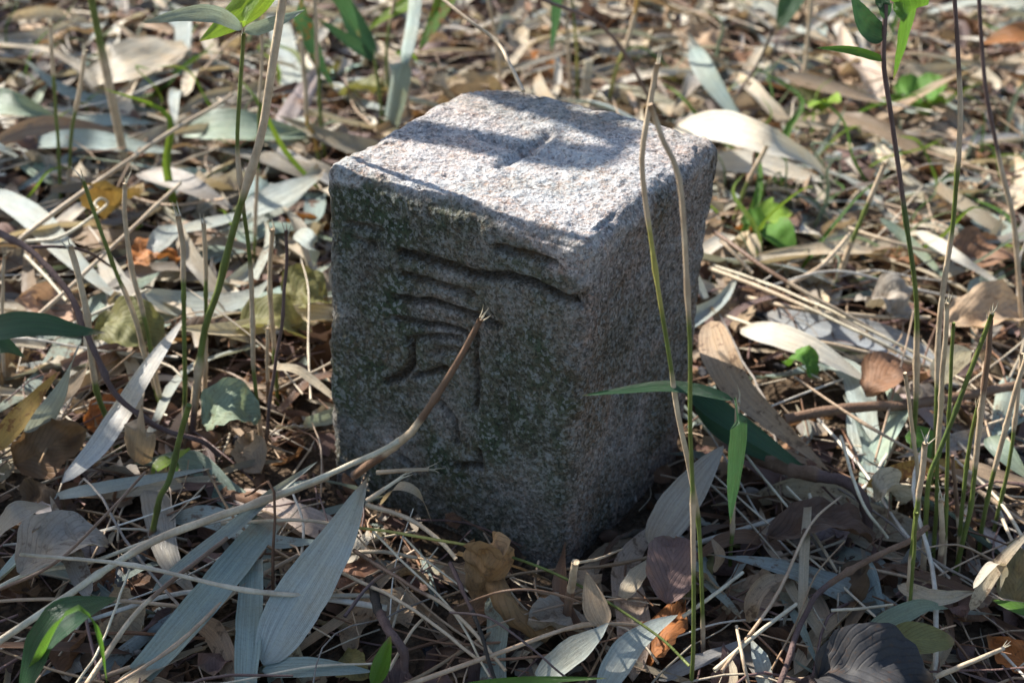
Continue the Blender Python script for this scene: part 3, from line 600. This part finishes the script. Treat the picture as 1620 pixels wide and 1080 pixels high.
STK = [([(1478,905),(1482,800),(1484,700),(1490,590),(1500,480)], 7, 'ggtt', 'thin stalk with grey top in the clump'),
 ([(1496,920),(1497,820),(1500,690),(1508,510)], 6, 'tggg', 'slender green stalk in the clump'),
 ([(1466,925),(1462,860),(1470,760),(1492,700),(1570,495)], 8, 'tgdg', 'bent green stalk leaning out of the clump'),
 ([(1510,915),(1535,800),(1552,640),(1568,505)], 8, 'ggtb', 'dark-topped stalk at the outer side of the clump'),
 ([(1552,880),(1560,800),(1600,640),(1625,560)], 7, 'ggtt', 'yellowish stalk leaning outwards from the clump'),
 ([(1520,910),(1522,800),(1535,700),(1548,640)], 7, 'tgg', 'short green stalk behind the clump'),
 ([(1460,880),(1452,760),(1440,650),(1430,590)], 6, 'tt', 'thin dry stalk leaning in from the clump'),
 ([(1486,930),(1490,860),(1488,790)], 8, 'bt', 'short brown stub inside the clump'),
 ([(1448,1010),(1440,900),(1452,800),(1464,700)], 8, 'ptgt', 'purple-brown stalk before the clump'),
 ([(1430,1030),(1440,950),(1446,870),(1450,810)], 6, 'tgg', 'green stem standing before the clump, near the olive leaf'),
 ([(1570,860),(1590,760),(1605,680),(1617,560)], 6, 'ggt', 'thin stalk at the far rim of the clump'),
 ([(1530,880),(1512,780),(1506,720)], 6, 'tb', 'short dry stub behind the stalk clump')]
for p_, d_, z_, lb in STK: upright(lb, p_, d_, z_, fray=d_ > 6)
# ---- branches, straws, twigs
lying('knobbly grey branch bowing over the cut stalks to the litter', [(-60,345,.09),(0,368,.085),(39,393,.085),(88,435,.08),(123,498,.07),(162,579,.055),(190,632,.04),(246,674,.03),(317,695,.02),(346,722,.006)], 13, 'pp', 'grey_branch', 'branch', nodes=(.15, .33, .5, .66, .8), mat='bark', kink=.003, taper=.7, rough=.2, n=60)
lying('thin purple side twig joined to the grey branch', [(39,392,.084),(90,390,.08),(135,398,.07),(180,424,.05)], 6, 'p', 'twig', 'twig', mat='bark', kink=.002, rough=.2)
lying('long pale reed broken below the carved face, its brown end tilted up', [(-20,1026,.012),(110,940,.02),(229,862,.028),(330,822,.034),(419,791,.036),(540,740,.04),(600,715,.046),(650,684,.05)], 13, 'wtw', 'broken_reed', 'reed', nodes=(.25, .62, .97), n=60)
b_ = G(640, 692, .052)
def FP(px, py, off):                              # a point standing off in front of the carved face
    n_ = np.array([-R2, -R2, 0]); d = ray(px, py); return CAM+d*((s+off-CAM@n_)/(d@n_))
SEED[0] += 1; P_ = [G(560,752,.02), FP(640,693,.020), FP(662,668,.018), FP(690,628,.015), FP(728,565,.012), FP(760,505,.009)]
V, F, uv, col = stem_mesh('s', P_, .0021, .0013, 'btbb', (.3, .62), True, seed=5, kink=.001)
tag(obj('twig', mesh('twig', V-P_[0], F, uv, col), M['stem'], None, P_[0]), 'brown twig tip rising across the carved inscription', 'twig')
lying('second long straw running under the broken reed', [(-20,940,.012),(42,908,.016),(148,886,.02),(225,858,.022),(317,827,.026),(430,790,.03),(520,757,.034)], 9, 'wt', nodes=(.5,))
lying('thin red-brown wiry stem curving over the beige leaf', [(-10,936,.03),(88,890,.04),(176,805,.055),(229,746,.06)], 5, 'b', 'twig', 'twig')
lying('grey stick slanting through the shade to the long straws', [(137,1082,.01),(211,974,.02),(281,911,.026),(360,850,.03)], 8, 'tb', 'twig', 'twig')
lying('pale straw beside the grey stick', [(118,1085,.02),(160,1020,.024),(205,900,.03)], 6, 'w')
upright('dark green grass stalk standing over the long straws', [(228,872),(250,800),(267,760),(283,695),(300,640)], 10, 'bgdg', fray=False, lean=.02)
lying('long straw rising over the silver leaves to a forked tip', [(25,385,.02),(57,358,.03),(150,290,.05),(260,215,.06),(350,162,.06),(368,150,.06)], 8, 'tt', fray=True)
lying('straw slanting behind the cut stalks to a pale forked tip', [(56,503,.02),(130,436,.03),(229,342,.045),(285,290,.05)], 7, 't', fray=True)
lying('short stiff pale straw over the blotched olive leaf', [(100,520,.02),(160,492,.025),(234,458,.03)], 8, 'w')
lying('pale straw hidden under the grey branch', [(39,403,.03),(75,440,.025),(105,475,.02)], 8, 'w')
lying('white tendril leaf stalk curling at its end', [(40,382,.04),(95,375,.045),(150,340,.055),(170,322,.06),(160,314,.066),(150,322,.066),(156,330,.064)], 6, 'w', 'tendril', 'tendril')
lying('thick brown stick lying beside the plain face', [(1240,663,.014),(1310,650,.016),(1379,642,.018),(1467,636,.02),(1540,622,.022),(1625,606,.022)], 15, 'bb', 'brown_stick', 'stick', mat='bark', kink=.0015, rough=.12, taper=.9, nodes=(.5,))
for i, (p_, lb) in enumerate([([(1122,424,.03),(1249,474,.034),(1361,526,.03),(1450,572,.02)], 'long straw slanting across the straw bed'),
  ([(1129,366,.05),(1221,431,.045),(1310,482,.035),(1400,534,.02)], 'brown-tinged upper straw slanting across the straw bed'),
  ([(1128,420,.02),(1230,455,.026),(1345,506,.028),(1480,575,.016)], 'paler straw lying along the long straw'),
  ([(1180,470,.015),(1270,490,.02),(1380,500,.016),(1470,502,.012)], 'straw lying level across the straw bed'),
  ([(1148,500,.012),(1240,530,.02),(1350,552,.02),(1470,580,.012)], 'straw lying just above the cream bamboo leaf'),
  ([(1190,432,.02),(1160,400,.03),(1140,380,.034)], 'short straw stub at the post edge'),
  ([(1245,452,.02),(1300,420,.03),(1345,370,.04)], 'straw crossing upward from the straw bed'),
  ([(1340,360,.03),(1420,385,.03),(1500,405,.02)], 'straw lying behind the pale green blade'),
  ([(1240,560,.014),(1280,590,.016),(1300,600,.014)], 'short straw beside the small green leaf')]):
    lying(lb, p_, [8, 8, 7, 8, 8, 7, 8, 7, 5][i], ['tw', 'bt', 'w', 't', 'wt', 't', 't', 't', 'w'][i])
lying('long thin branch lying from the shade up into the stalk clump', [(1232,1085,.01),(1277,967,.018),(1333,911,.024),(1421,864,.03),(1470,835,.032)], 11, 'pb', 'grey_branch', 'branch', mat='bark', kink=.002, rough=.15, nodes=(.6,))
lying('thick dark root arching beside the ragged brown leaf', [(1180,715,.016),(1260,745,.022),(1330,760,.026),(1365,790,.022),(1372,840,.004)], 24, 'bp', 'tree_root', 'root', mat='bark', kink=.003, rough=.25)
lying('thin green stem lying across the foot of the post', [(350,828,.02),(480,822,.03),(560,834,.03),(681,851,.032),(786,872,.034),(909,922,.032),(1032,999,.026),(1090,1055,.02)], 6, 'tygg', 'green_stem', 'stem')
lying('thin purple stem arching over the rolled ochre leaf', [(712,968,.03),(768,975,.04),(820,1008,.036),(900,1075,.02)], 5, 'p', 'twig', 'twig')
lying('wine-red hair-thin stem curving across the rolled leaf', [(725,958,.02),(790,936,.05),(850,934,.05),(925,955,.03),(975,990,.01)], 4, 'b', 'twig', 'twig')
lying('dark twig running from the rolled leaf into the shade', [(712,890,.03),(735,940,.03),(760,1000,.024),(782,1075,.012)], 9, 'pk', 'twig', 'twig', mat='bark', kink=.002, rough=.2)
lying('dark twisted root piece in the shaded litter', [(585,915,.008),(605,980,.02),(632,1020,.02),(640,1060,.006)], 20, 'kp', 'tree_root', 'root', mat='bark', kink=.004, rough=.3)
lying('tan stalk sagging from the broken reed to the post foot', [(579,798,.03),(645,820,.03),(690,850,.026),(722,884,.02)], 8, 't', 'dry_culm', 'culm')
lying('short cut reed end beside the arching thin leaf', [(580,792,.03),(610,772,.036),(638,753,.042)], 9, 'tw', fray=True)
lying('tan split straw lying level before the carved face', [(596,747,.03),(635,744,.034),(678,742,.034)], 8, 't', fray=True)
lying('upright brown stick stub at the post corner', [(893,985,.004),(902,940,.024),(910,888,.05)], 14, 'bt', 'brown_stick', 'stick', mat='bark', rough=.15)
lying('straw lying from the stick stub along the post foot', [(912,890,.048),(950,882,.03),(985,868,.02)], 5, 't')
for i, (p_, d_, z_) in enumerate([([(560,870,.02),(640,920,.024),(720,970,.02),(800,1060,.01)], 8, 'bt'), ([(540,905,.016),(640,955,.02),(760,1045,.012)], 7, 't'),
  ([(590,840,.024),(650,900,.022),(715,965,.016),(775,1070,.008)], 6, 'w'), ([(545,975,.012),(590,920,.02),(645,890,.02)], 7, 'pb'), ([(640,850,.02),(680,890,.02),(740,935,.014)], 5, 'w'),
  ([(545,875,.012),(600,872,.018),(660,882,.014)], 8, 't'), ([(615,1060,.008),(650,1000,.016),(672,975,.016)], 6, 't')]):
    lying(['brown straw', 'dull tan straw', 'pale straw', 'forked dark twig', 'thin whitish straw', 'level tan straw', 'short upright straw'][i]+' in the tangled heap before the carved face', p_, d_, z_, 'straw' if 'b' not in z_ or i == 0 else 'twig', 'straw' if i != 3 else 'twig')
for i, (p_, d_, z_) in enumerate([([(1330,690,.03),(1362,790,.03),(1405,850,.012)], 8, 'w'), ([(1180,720,.02),(1220,770,.02),(1255,812,.016)], 6, 'w'), ([(1280,780,.026),(1290,810,.02),(1320,825,.008)], 8, 'w'),
  ([(1245,770,.02),(1275,800,.022),(1306,826,.014)], 6, 'w'), ([(1315,965,.012),(1365,962,.016),(1412,956,.014)], 7, 'w'), ([(1080,975,.01),(1130,940,.02),(1175,905,.02)], 9, 'w'),
  ([(1130,1060,.012),(1200,1000,.02),(1260,955,.02)], 10, 'w'), ([(1480,1070,.01),(1540,1045,.02),(1588,1025,.02)], 9, 't'), ([(1285,840,.016),(1310,880,.014),(1325,905,.01)], 6, 't'), ([(1185,1085,.01),(1175,1040,.02),(1165,990,.02)], 7, 't')]):
    lying(['white straw leaning over the dark root', 'thin pale straw beside the folded green leaf', 'frayed white straw tuft on the dark litter', 'bluish pale straw beside the frayed tuft', 'level pale straw below the thin branch', 'pale straw slanting below the dark brown leaf', 'green-white straw slanting over the white torn leaf', 'broken straw end lying past the slate-dark leaf', 'straw bit crossing the ragged brown leaf', 'straw leaning on the white torn leaf'][i], p_, d_, z_, fray=i in (2, 7))
upright('low herb with toothed pale green leaves beside the post edge', [(1195,410),(1205,380),(1215,352)], 5, 'gg', 'herb', 'herb', fray=False, leaves=[
  ([(1212,355),(1232,368),(1258,405)], 50, 'green', 'broadg', .03, .4), ([(1213,352),(1190,345),(1172,352)], 34, 'green', 'broadg', .0, .3), ([(1215,350),(1235,335),(1255,338)], 32, 'lime', 'broadg', -.01, .3), ([(1214,350),(1212,330),(1222,312)], 26, 'lime', 'broadg', -.02, .3)])
upright('low herb with rounded bright leaves beyond the leafy stem', [(1470,190),(1466,165),(1460,150)], 4, 'gg', 'herb', 'herb', fray=False, leaves=[
  ([(1458,152),(1435,140),(1412,142)], 50, 'green', 'broadg', .0, .3), ([(1460,150),(1480,135),(1500,132)], 44, 'green', 'broadg', .0, .3), ([(1462,158),(1480,165),(1492,150)], 22, 'lime', 'broadg', .02, .3), ([(1466,165),(1450,175),(1440,168)], 26, 'lime', 'broadg', .03, .3)])
upright('low herb with heart-shaped yellow-green leaves behind the post', [(1302,215),(1300,190),(1296,165)], 4, 'gg', 'herb', 'herb', fray=False, leaves=[
  ([(1296,166),(1280,150),(1262,140)], 40, 'olive', 'broadg', .0, .3), ([(1297,166),(1312,158),(1330,162)], 34, 'lime', 'broadg', .02, .3), ([(1299,175),(1292,160),(1280,172)], 26, 'lime', 'broadg', .02, .3)])
upright('small bright green seedling at the foot of the cut stalks', [(262,760),(264,745),(270,725)], 4, 'gg', 'herb', 'herb', fray=False, leaves=[
  ([(270,726),(252,735),(238,752)], 20, 'lime', 'green', .01, .3), ([(270,725),(285,722),(302,710)], 22, 'lime', 'green', .01, .3), ([(268,730),(278,738),(280,752)], 14, 'green', 'green', .02, .3)])

# ------------------------------------------------------------------ scattered litter: countable leaves and stalks as individuals
def region(p):
    a, b = -(p[0]+p[1])*R2, (p[0]-p[1])*R2
    if a > s and a >= b: return 'before the carved face'
    if b > s: return 'beside the plain face'
    return 'behind the post'
def clear(P, mg=.006):
    a = np.abs(-(P[:, 0]+P[:, 1])*R2); b = np.abs((P[:, 0]-P[:, 1])*R2); return not np.any((a < s+mg) & (b < s+mg))
LOC = [np.array([0, 0, 0])]
def variants(kind, n):
    out = []
    for i in range(n):
        r = np.random.default_rng(i*31+len(kind)*7)
        L = 1.
        if kind == 'bamboo':
            P = [(0, 0, 0), (.3, r.normal(0, .03), r.uniform(-.01, .08)), (.65, r.normal(0, .05), r.uniform(-.02, .08)), (1, r.normal(0, .07), r.uniform(-.02, .05))]
            g_ = leaf_geo(np.array(P, float), r.uniform(.09, .17), ['lance', 'lance', 'lance', 'torn'][i % 4], cup=r.uniform(-.2, .35), tw=(r.normal(0, .25), r.normal(0, .5)), warp=r.uniform(.02, .08), rag=.05, n=18, m=7, seed=i, fold=r.choice([0, 0, .4]))
        elif kind == 'broad':
            P = [(0, 0, 0), (.5, r.normal(0, .05), r.uniform(.0, .14)), (1, r.normal(0, .1), r.uniform(-.02, .12))]
            g_ = leaf_geo(np.array(P, float), r.uniform(.4, .7), ['oval', 'oval', 'torn'][i % 3], cup=r.uniform(-.2, .3), tw=(r.normal(0, .2), r.normal(0, .4)), warp=r.uniform(.1, .22), rag=.16, n=16, m=11, seed=i)
        elif kind == 'blade':
            P = [(0, 0, 0), (.4, r.normal(0, .06), r.uniform(.0, .2)), (.75, r.normal(0, .1), r.uniform(.0, .2)), (1, r.normal(0, .2), r.uniform(-.05, .1))]
            g_ = leaf_geo(np.array(P, float), r.uniform(.03, .06), 'blade', cup=.2, tw=(0, r.normal(0, .6)), n=16, m=5, seed=i, fold=.3)
        out.append(g_)
    return out
LM = [((500,900),'the broad ribbed leaf'),((390,980),'the streaked leaf strip'),((105,880),'the flat beige leaf'),((150,730),'the long white leaf'),((100,1000),'the hooked grass blade'),((60,650),'the rusty spotted leaf'),
 ((290,640),'the cut stalks'),((370,665),'the wrinkled grey-green leaf'),((100,440),'the grey branch'),((190,320),'the white tendril'),((340,480),'the bowl-shaped pale leaf'),((390,215),'the broad grey-green leaf'),((120,225),'the long grey-blue leaf'),
 ((220,100),'the big beige papery leaf'),((60,60),'the slim green stem'),((450,60),'the leafy green shoot'),((600,120),'the two-leaved dark shoot'),((780,60),'the bent dry culm'),((960,80),'the forked yellow stalk'),((1120,120),'the slanting blue-grey leaf'),
 ((1230,250),'the big pale curved leaf'),((1320,150),'the brown and grey strip leaf'),((1450,150),'the round-leaved herb'),((1580,80),'the orange-brown hanging leaf'),((1215,360),'the toothed herb'),((1360,400),'the yellow-footed stalk'),((1550,410),'the folded brown leaf'),
 ((1290,500),'the straw bed'),((1280,560),'the cream bamboo leaf'),((1420,640),'the thick brown stick'),((1200,660),'the spotted tan leaf'),((1500,760),'the stalk clump'),((1590,640),'the outward leaning stalk'),((1300,760),'the thick dark root'),((1080,800),'the grey-white leaf blade'),
 ((1300,850),'the dark ragged leaf'),((1450,1000),'the folded olive leaf'),((1380,1070),'the slate-dark leaf'),((1200,1000),'the fibrous husk'),((1040,1010),'the shaded pale bamboo leaf'),((900,1040),'the stick stub'),((790,950),'the rolled ochre leaf'),((640,920),'the tangled straw heap'),((620,1030),'the twisted root piece'),((620,770),'the broken reed'),((1590,920),'the bent white leaf'),((330,1000),'the torn-ended leaf'),((230,890),'the long straws'),((1500,260),'the tall straw-coloured stem'),((300,330),'the grey-tan leaf')]
LMP = np.array([G(*a_, 0) for a_, _ in LM])
def near(p): return LM[int(np.argmin(np.linalg.norm(LMP-np.array([p[0], p[1], 0]), axis=1)))][1]
def visible(p, mg=40):
    q_ = proj(np.asarray(p)); return -mg < q_[0] < 1620+mg and -mg < q_[1] < 1080+mg and np.dot(np.asarray(p)-CAM, VH) > .2
COLW = {  # colour word -> tint, for scattered leaves
 'bamboo': [('silver-grey', 'silver'), ('blue-grey', 'blue'), ('straw-coloured', 'straw'), ('tan', 'tan'), ('dull grey', 'grey'), ('cream', 'cream')],
 'broad': [('brown', 'brown'), ('dark brown', 'dark'), ('tan', 'tan'), ('rust-coloured', 'rust'), ('grey-brown', 'grey'), ('olive', 'olive')]}
def rotm(rx, ry, rz): return Euler((rx, ry, rz))
def sample_view(n, zmin=-100, zmax=1180):
    out = []
    while len(out) < n:
        px, py = rng.uniform(-120, 1740), rng.uniform(zmin, zmax)
        p = G(px, py, 0)
        # thin out the far strip so that it is spread by ground area there
        if rng.random() < (.9 if py < 430 else .38): out.append(p)
    return out
def scatter(kind, name, cat, n, lens, zr, mats, tints_w, labelf, group, tilt=.18):
    vs = variants(kind, 14); mes = {}
    cnt = 0
    for p in sample_view(n*2):
        if cnt >= n: break
        L = rng.uniform(*lens)*(1.3 if p[1] > .1 else .9); rz = rng.uniform(0, 2*np.pi)
        d = np.array([math.cos(rz), math.sin(rz), 0])*L; tst = p+d*np.linspace(0, 1, 7)[:, None]
        if not clear(tst, .012): continue
        if not (visible(p+d*.5, 0)): continue
        i = rng.integers(14); ci = rng.choice(len(tints_w), p=[t_[2] for t_ in tints_w]); cw, tn, _ = tints_w[ci]; mt = mats[rng.integers(len(mats))]
        key = (i, mt)
        if key not in mes: mes[key] = mesh(name, *vs[i]); mes[key].materials.append(M[mt])
        o = bpy.data.objects.new(name, mes[key]); C.objects.link(o)
        z = hz(p)+rng.uniform(*zr)
        o.location = (p[0], p[1], z); o.rotation_euler = (rng.normal(0, tilt*1.6), rng.normal(-.05, tilt*.55), rz); o.scale = (L, L, L)
        v = rng.uniform(.75, 1.2); t_ = np.array(TINT[tn])*v*(1+rng.normal(0, .05, 3)); o.color = (*t_, 1)
        tag(o, labelf(cw, near(p+d*.5), ['small', 'large'][L > .5*(lens[0]+lens[1])]), cat, group); cnt += 1
scatter('bamboo', 'bamboo_leaf', 'leaf', 240, (.05, .13), (.002, .012), ['dead', 'dead', 'speck'], [('silver-grey', 'silver', .3), ('blue-grey', 'blue', .2), ('straw-coloured', 'straw', .2), ('tan', 'tan', .12), ('dull grey', 'grey', .13), ('cream', 'cream', .05)],
        lambda c_, r_, z_: f'{z_} {c_} dead bamboo leaf strewn near {r_}', 'dead bamboo leaves strewn over the ground')
scatter('broad', 'dead_leaf', 'leaf', 190, (.022, .048), (.002, .013), ['broad', 'broad', 'broadg'], [('brown', 'brown', .32), ('dark brown', 'dark', .13), ('tan', 'tan', .27), ('rust-coloured', 'rust', .08), ('grey-brown', 'grey', .14), ('olive', 'olive', .06)],
        lambda c_, r_, z_: f'{z_} {c_} fallen broad leaf strewn near {r_}', 'fallen broad leaves strewn over the ground', .3)
# green blades, mostly on the sunlit side beyond the plain face
vs = variants('blade', 10); ms = [mesh('grass_blade', *v) for v in vs]
for me in ms: me.materials.append(M['green'])
for i in range(120):
    px, py = (rng.uniform(1120, 1640), rng.uniform(40, 480)) if i < 84 else (rng.uniform(-20, 520), rng.uniform(20, 420))
    p = G(px, py, 0)
    if not clear(p[None], .02): continue
    L = rng.uniform(.04, .12); o = bpy.data.objects.new('grass_blade', ms[rng.integers(10)]); C.objects.link(o)
    o.location = (p[0], p[1], hz(p)+.004); o.rotation_euler = (rng.normal(0, .2), -rng.uniform(.1, 1.0), rng.uniform(0, 6.28)); o.scale = (L, L, L)
    c_ = [('fresh green', 'lime', .7), ('dark green', 'green', .8), ('dull green', 'sage', .8)][rng.integers(3)]
    o.color = (*(np.array(TINT[c_[1]])*c_[2]), 1); tag(o, f'{c_[0]} grass blade growing near {near(p)}', 'grass blade', 'grass blades among the litter')
# dry straws and twigs as individuals
def straw_var(n, k=6, twig=False):
    out = []
    for i in range(n):
        r = np.random.default_rng(900+i+50*twig)
        P = np.array([(0, 0, 0), (.35, r.normal(0, .03), r.normal(0, .02)), (.7, r.normal(0, .05), r.normal(0, .02)), (1, r.normal(0, .07), r.normal(0, .02))])
        if twig: P[:, 1:] *= 1.8
        rad = r.uniform(.005, .010)*(.8 if twig else 1)
        V, F, uv, col = stem_mesh('s', P, rad, rad*.7, 'w', (r.uniform(.2, .5), r.uniform(.6, .9)), False, n=14, k=6, seed=i, kink=.012*twig, rough=.15*twig)
        out.append((V, F, uv, np.ones((len(V), 3))))
    return out
for twig in (0, 1):
    vs = straw_var(12, twig=bool(twig)); nm = 'twig' if twig else 'straw'; ms = [mesh(nm, *v) for v in vs]
    for me in ms: me.materials.append(M['bark' if twig else 'stem'])
    for p in sample_view(330 if not twig else 110):
        L = rng.uniform(.06, .17); rz = rng.uniform(0, 6.28); d = np.array([math.cos(rz), math.sin(rz), 0])*L
        if not clear(p+d*np.linspace(0, 1, 9)[:, None], .006): continue
        o = bpy.data.objects.new(nm, ms[rng.integers(12)]); C.objects.link(o)
        o.location = (p[0], p[1], hz(p)+rng.uniform(.008, .024)); o.rotation_euler = (rng.uniform(0, 6), rng.normal(-.04, .1), rz); o.scale = (L, L*rng.uniform(.8, 1.3), L*1.0)
        if twig: cw, tn = [('dark', 'plum'), ('brown', 'brown'), ('grey', 'grey')][rng.integers(3)]
        else: cw, tn = [('pale', 'straw'), ('tan', 'tan'), ('bleached', 'cream'), ('brownish', (.34, .24, .15))][rng.integers(4)]
        t_ = np.array(TINT[tn] if isinstance(tn, str) else tn)*rng.uniform(.75, 1.15)*(.8 if twig else 1); o.color = (*t_, 1)
        tag(o, f'{("short", "long")[L > .12]} {cw} {"twig" if twig else "straw"} lying loose near {near(p+d*.5)}', nm, 'loose twigs on the ground' if twig else 'loose straws on the ground')

# ------------------------------------------------------------------ litter nobody could count
def bulk(name, geos, n, area, lens, zr, tints, mat, label, tilt=.3, aniso=1.):
    Vs, Fs, Us, Cs = [], [], [], []; off = 0
    lo, hi = area
    xy = rng.uniform(lo, hi, (n, 2))
    zz = Hg(xy[:, 0], xy[:, 1])
    for i in range(n):
        V, F, uv = geos[rng.integers(len(geos))][:3]; L = rng.uniform(*lens)
        e = np.array(Euler((rng.normal(0, tilt*1.5), rng.normal(0, tilt*.6), rng.uniform(0, 6.28))).to_matrix())
        Wd = (V*L)@e.T+np.array([xy[i, 0], xy[i, 1], zz[i]+rng.uniform(*zr)])
        if not clear(Wd[::5], -.004): continue
        if name == 'outer_litter' and A_near[0][0] < xy[i, 0] < A_near[1][0] and A_near[0][1] < xy[i, 1] < A_near[1][1]: continue
        Vs.append(Wd); Fs.append(F+off); Us.append(uv); off += len(V)
        c_ = np.array(TINT[tints[rng.integers(len(tints))]])*rng.uniform(.6, 1.2); Cs.append(np.tile(c_, (len(V), 1)))
    o = obj(name, mesh(name, np.vstack(Vs), np.vstack(Fs), np.vstack(Us), np.vstack(Cs)), M[mat]); return tag(o, label, 'litter', kind='stuff')
def small(kind, n):
    out = []
    for i in range(n):
        r = np.random.default_rng(i+400)
        P = np.array([(0, 0, 0), (.5, r.normal(0, .08), r.uniform(-.05, .15)), (1, r.normal(0, .1), r.uniform(-.05, .1))])
        if kind == 'frag': out.append(leaf_geo(P, r.uniform(.25, .75), ['torn', 'oval', 'strip'][i % 3], cup=r.uniform(-.3, .4), tw=(0, r.normal(0, .5)), warp=.22, rag=.22, n=7, m=5, seed=i))
        if kind == 'sliver': out.append(leaf_geo(P, r.uniform(.06, .14), ['strip', 'lance', 'torn'][i % 3], cup=.2, tw=(0, r.normal(0, .8)), warp=.1, rag=.1, n=9, m=4, seed=i))
        if kind == 'straw': out.append(tube_geo(P, [.012, .01, .007], 7, 4, i))
        if kind == 'crumb':
            P2 = P*np.array([1, .5, .5]); out.append(tube_geo(P2, [.12, .33, .3, .1], 5, 6, i, .5))
    return out
A_back = ((-.7, .12), (.85, 1.1)); A_near = ((-.75, -.45), (.85, 1.1)); A_far = ((-1.6, -.9), (1.9, 2.0))
bulk('leaf_fragments', small('frag', 16), 5600, A_near, (.010, .028), (-.004, .009), ['brown', 'dark', 'plum', 'grey', 'brown', 'plum', 'dark', 'tan'], 'broad', 'small broken leaf pieces covering the soil', .4)
bulk('leaf_slivers', small('sliver', 16), 2600, A_near, (.025, .08), (.0, .012), ['straw', 'tan', 'brown', 'grey', 'plum', 'brown', 'blue'], 'dead', 'narrow dry leaf slivers tangled through the litter', .22)
bulk('straw_chaff', small('straw', 14), 8000, A_near, (.025, .08), (.0, .015), ['brown', 'tan', 'brown', 'plum', 'tan', 'plum', 'straw'], 'stem', 'fine straw chaff matted over the soil', .2)
bulk('pale_leaf_shreds', small('sliver', 16), 1300, A_back, (.05, .13), (.004, .02), ['straw', 'silver', 'cream', 'tan', 'grey', 'straw'], 'dead', 'pale leaf shreds and strips matted behind the post', .2)
bulk('rosy_leaf_bits', small('frag', 16), 1500, A_back, (.018, .045), (.002, .014), ['tan', 'brown', 'straw', 'plum', 'grey', 'cream'], 'broad', 'sunlit broken leaf bits scattered thickly behind the post', .3)
bulk('soil_crumbs', small('crumb', 10), 2600, A_near, (.004, .014), (-.002, .006), ['dark', 'brown', 'slate', 'grey'], 'bark', 'crumbs of soil and bark between the leaves', .5)
bulk('outer_litter', small('frag', 16)+small('sliver', 16), 5500, A_far, (.03, .11), (.0, .02), ['brown', 'tan', 'straw', 'silver', 'grey', 'dark'], 'dead', 'leaf litter spreading away into the wood', .25)

# ------------------------------------------------------------------ bamboo grass added up-sun, mostly out of view, to shade chosen ground
def shade_plant(target, h, label, seed, nl=7, L=(.12, .2)):
    r = np.random.default_rng(seed); off = h/math.tan(SUN_EL)
    top = np.array([target[0]-TRAVEL[0]*off, target[1]-TRAVEL[1]*off, h]); base = np.array([top[0]+r.normal(0, .05), top[1]+abs(r.normal(0, .04)), hz(top)-.01])
    e = empty('added_shade_bamboo', base); tag(e, label, 'bamboo plant', 'bamboo plants added up-sun of the post for shade')
    V, F, uv, col = stem_mesh('s', [base, (base+top)/2+np.array([.01, 0, 0]), top], .003, .0018, 'tgtgg', (.3, .6, .9), False, seed=seed)
    obj('stem', mesh('stem', V-base, F, uv, col), M['stem'], e)
    for i in range(nl):
        a = r.uniform(0, 6.28); l = r.uniform(*L); st_ = top-np.array([0, 0, r.uniform(0, .12)])
        d = np.array([math.cos(a), math.sin(a), 0])
        P = [st_, st_+d*l*.45+np.array([0, 0, .03]), st_+d*l+np.array([0, 0, -r.uniform(.01, .07)])]
        SEED[0] += 1; V, F, uv = leaf_geo(np.array(P), r.uniform(.022, .036), 'lance', seed=SEED[0], n=14, m=5)
        obj('leaf', mesh('leaf', V-base, F, uv), M['green'], e, (0, 0, 0), np.array(TINT['green'])*r.uniform(.6, 1.1))
    return e
SH = [((120,1010), .75, 8), ((330,1060), .8, 8), ((560,1075), .75, 8), ((780,1090), .8, 9), ((980,1130), .7, 5), ((1640,960), .6, 5),
       ((60,190), .7, 4), ((260,210), .75, 4), ((150,330), .8, 3), ((60,860), .85, 6), ((230,980), .7, 6), ((450,1020), .65, 6), ((680,1040), .7, 6)]
for i, (px_, h_, n_) in enumerate(SH): shade_plant(G(*px_, .01), h_, 'tall leafy bamboo plant added up-sun of the carved post to cast shade', 300+i, n_)
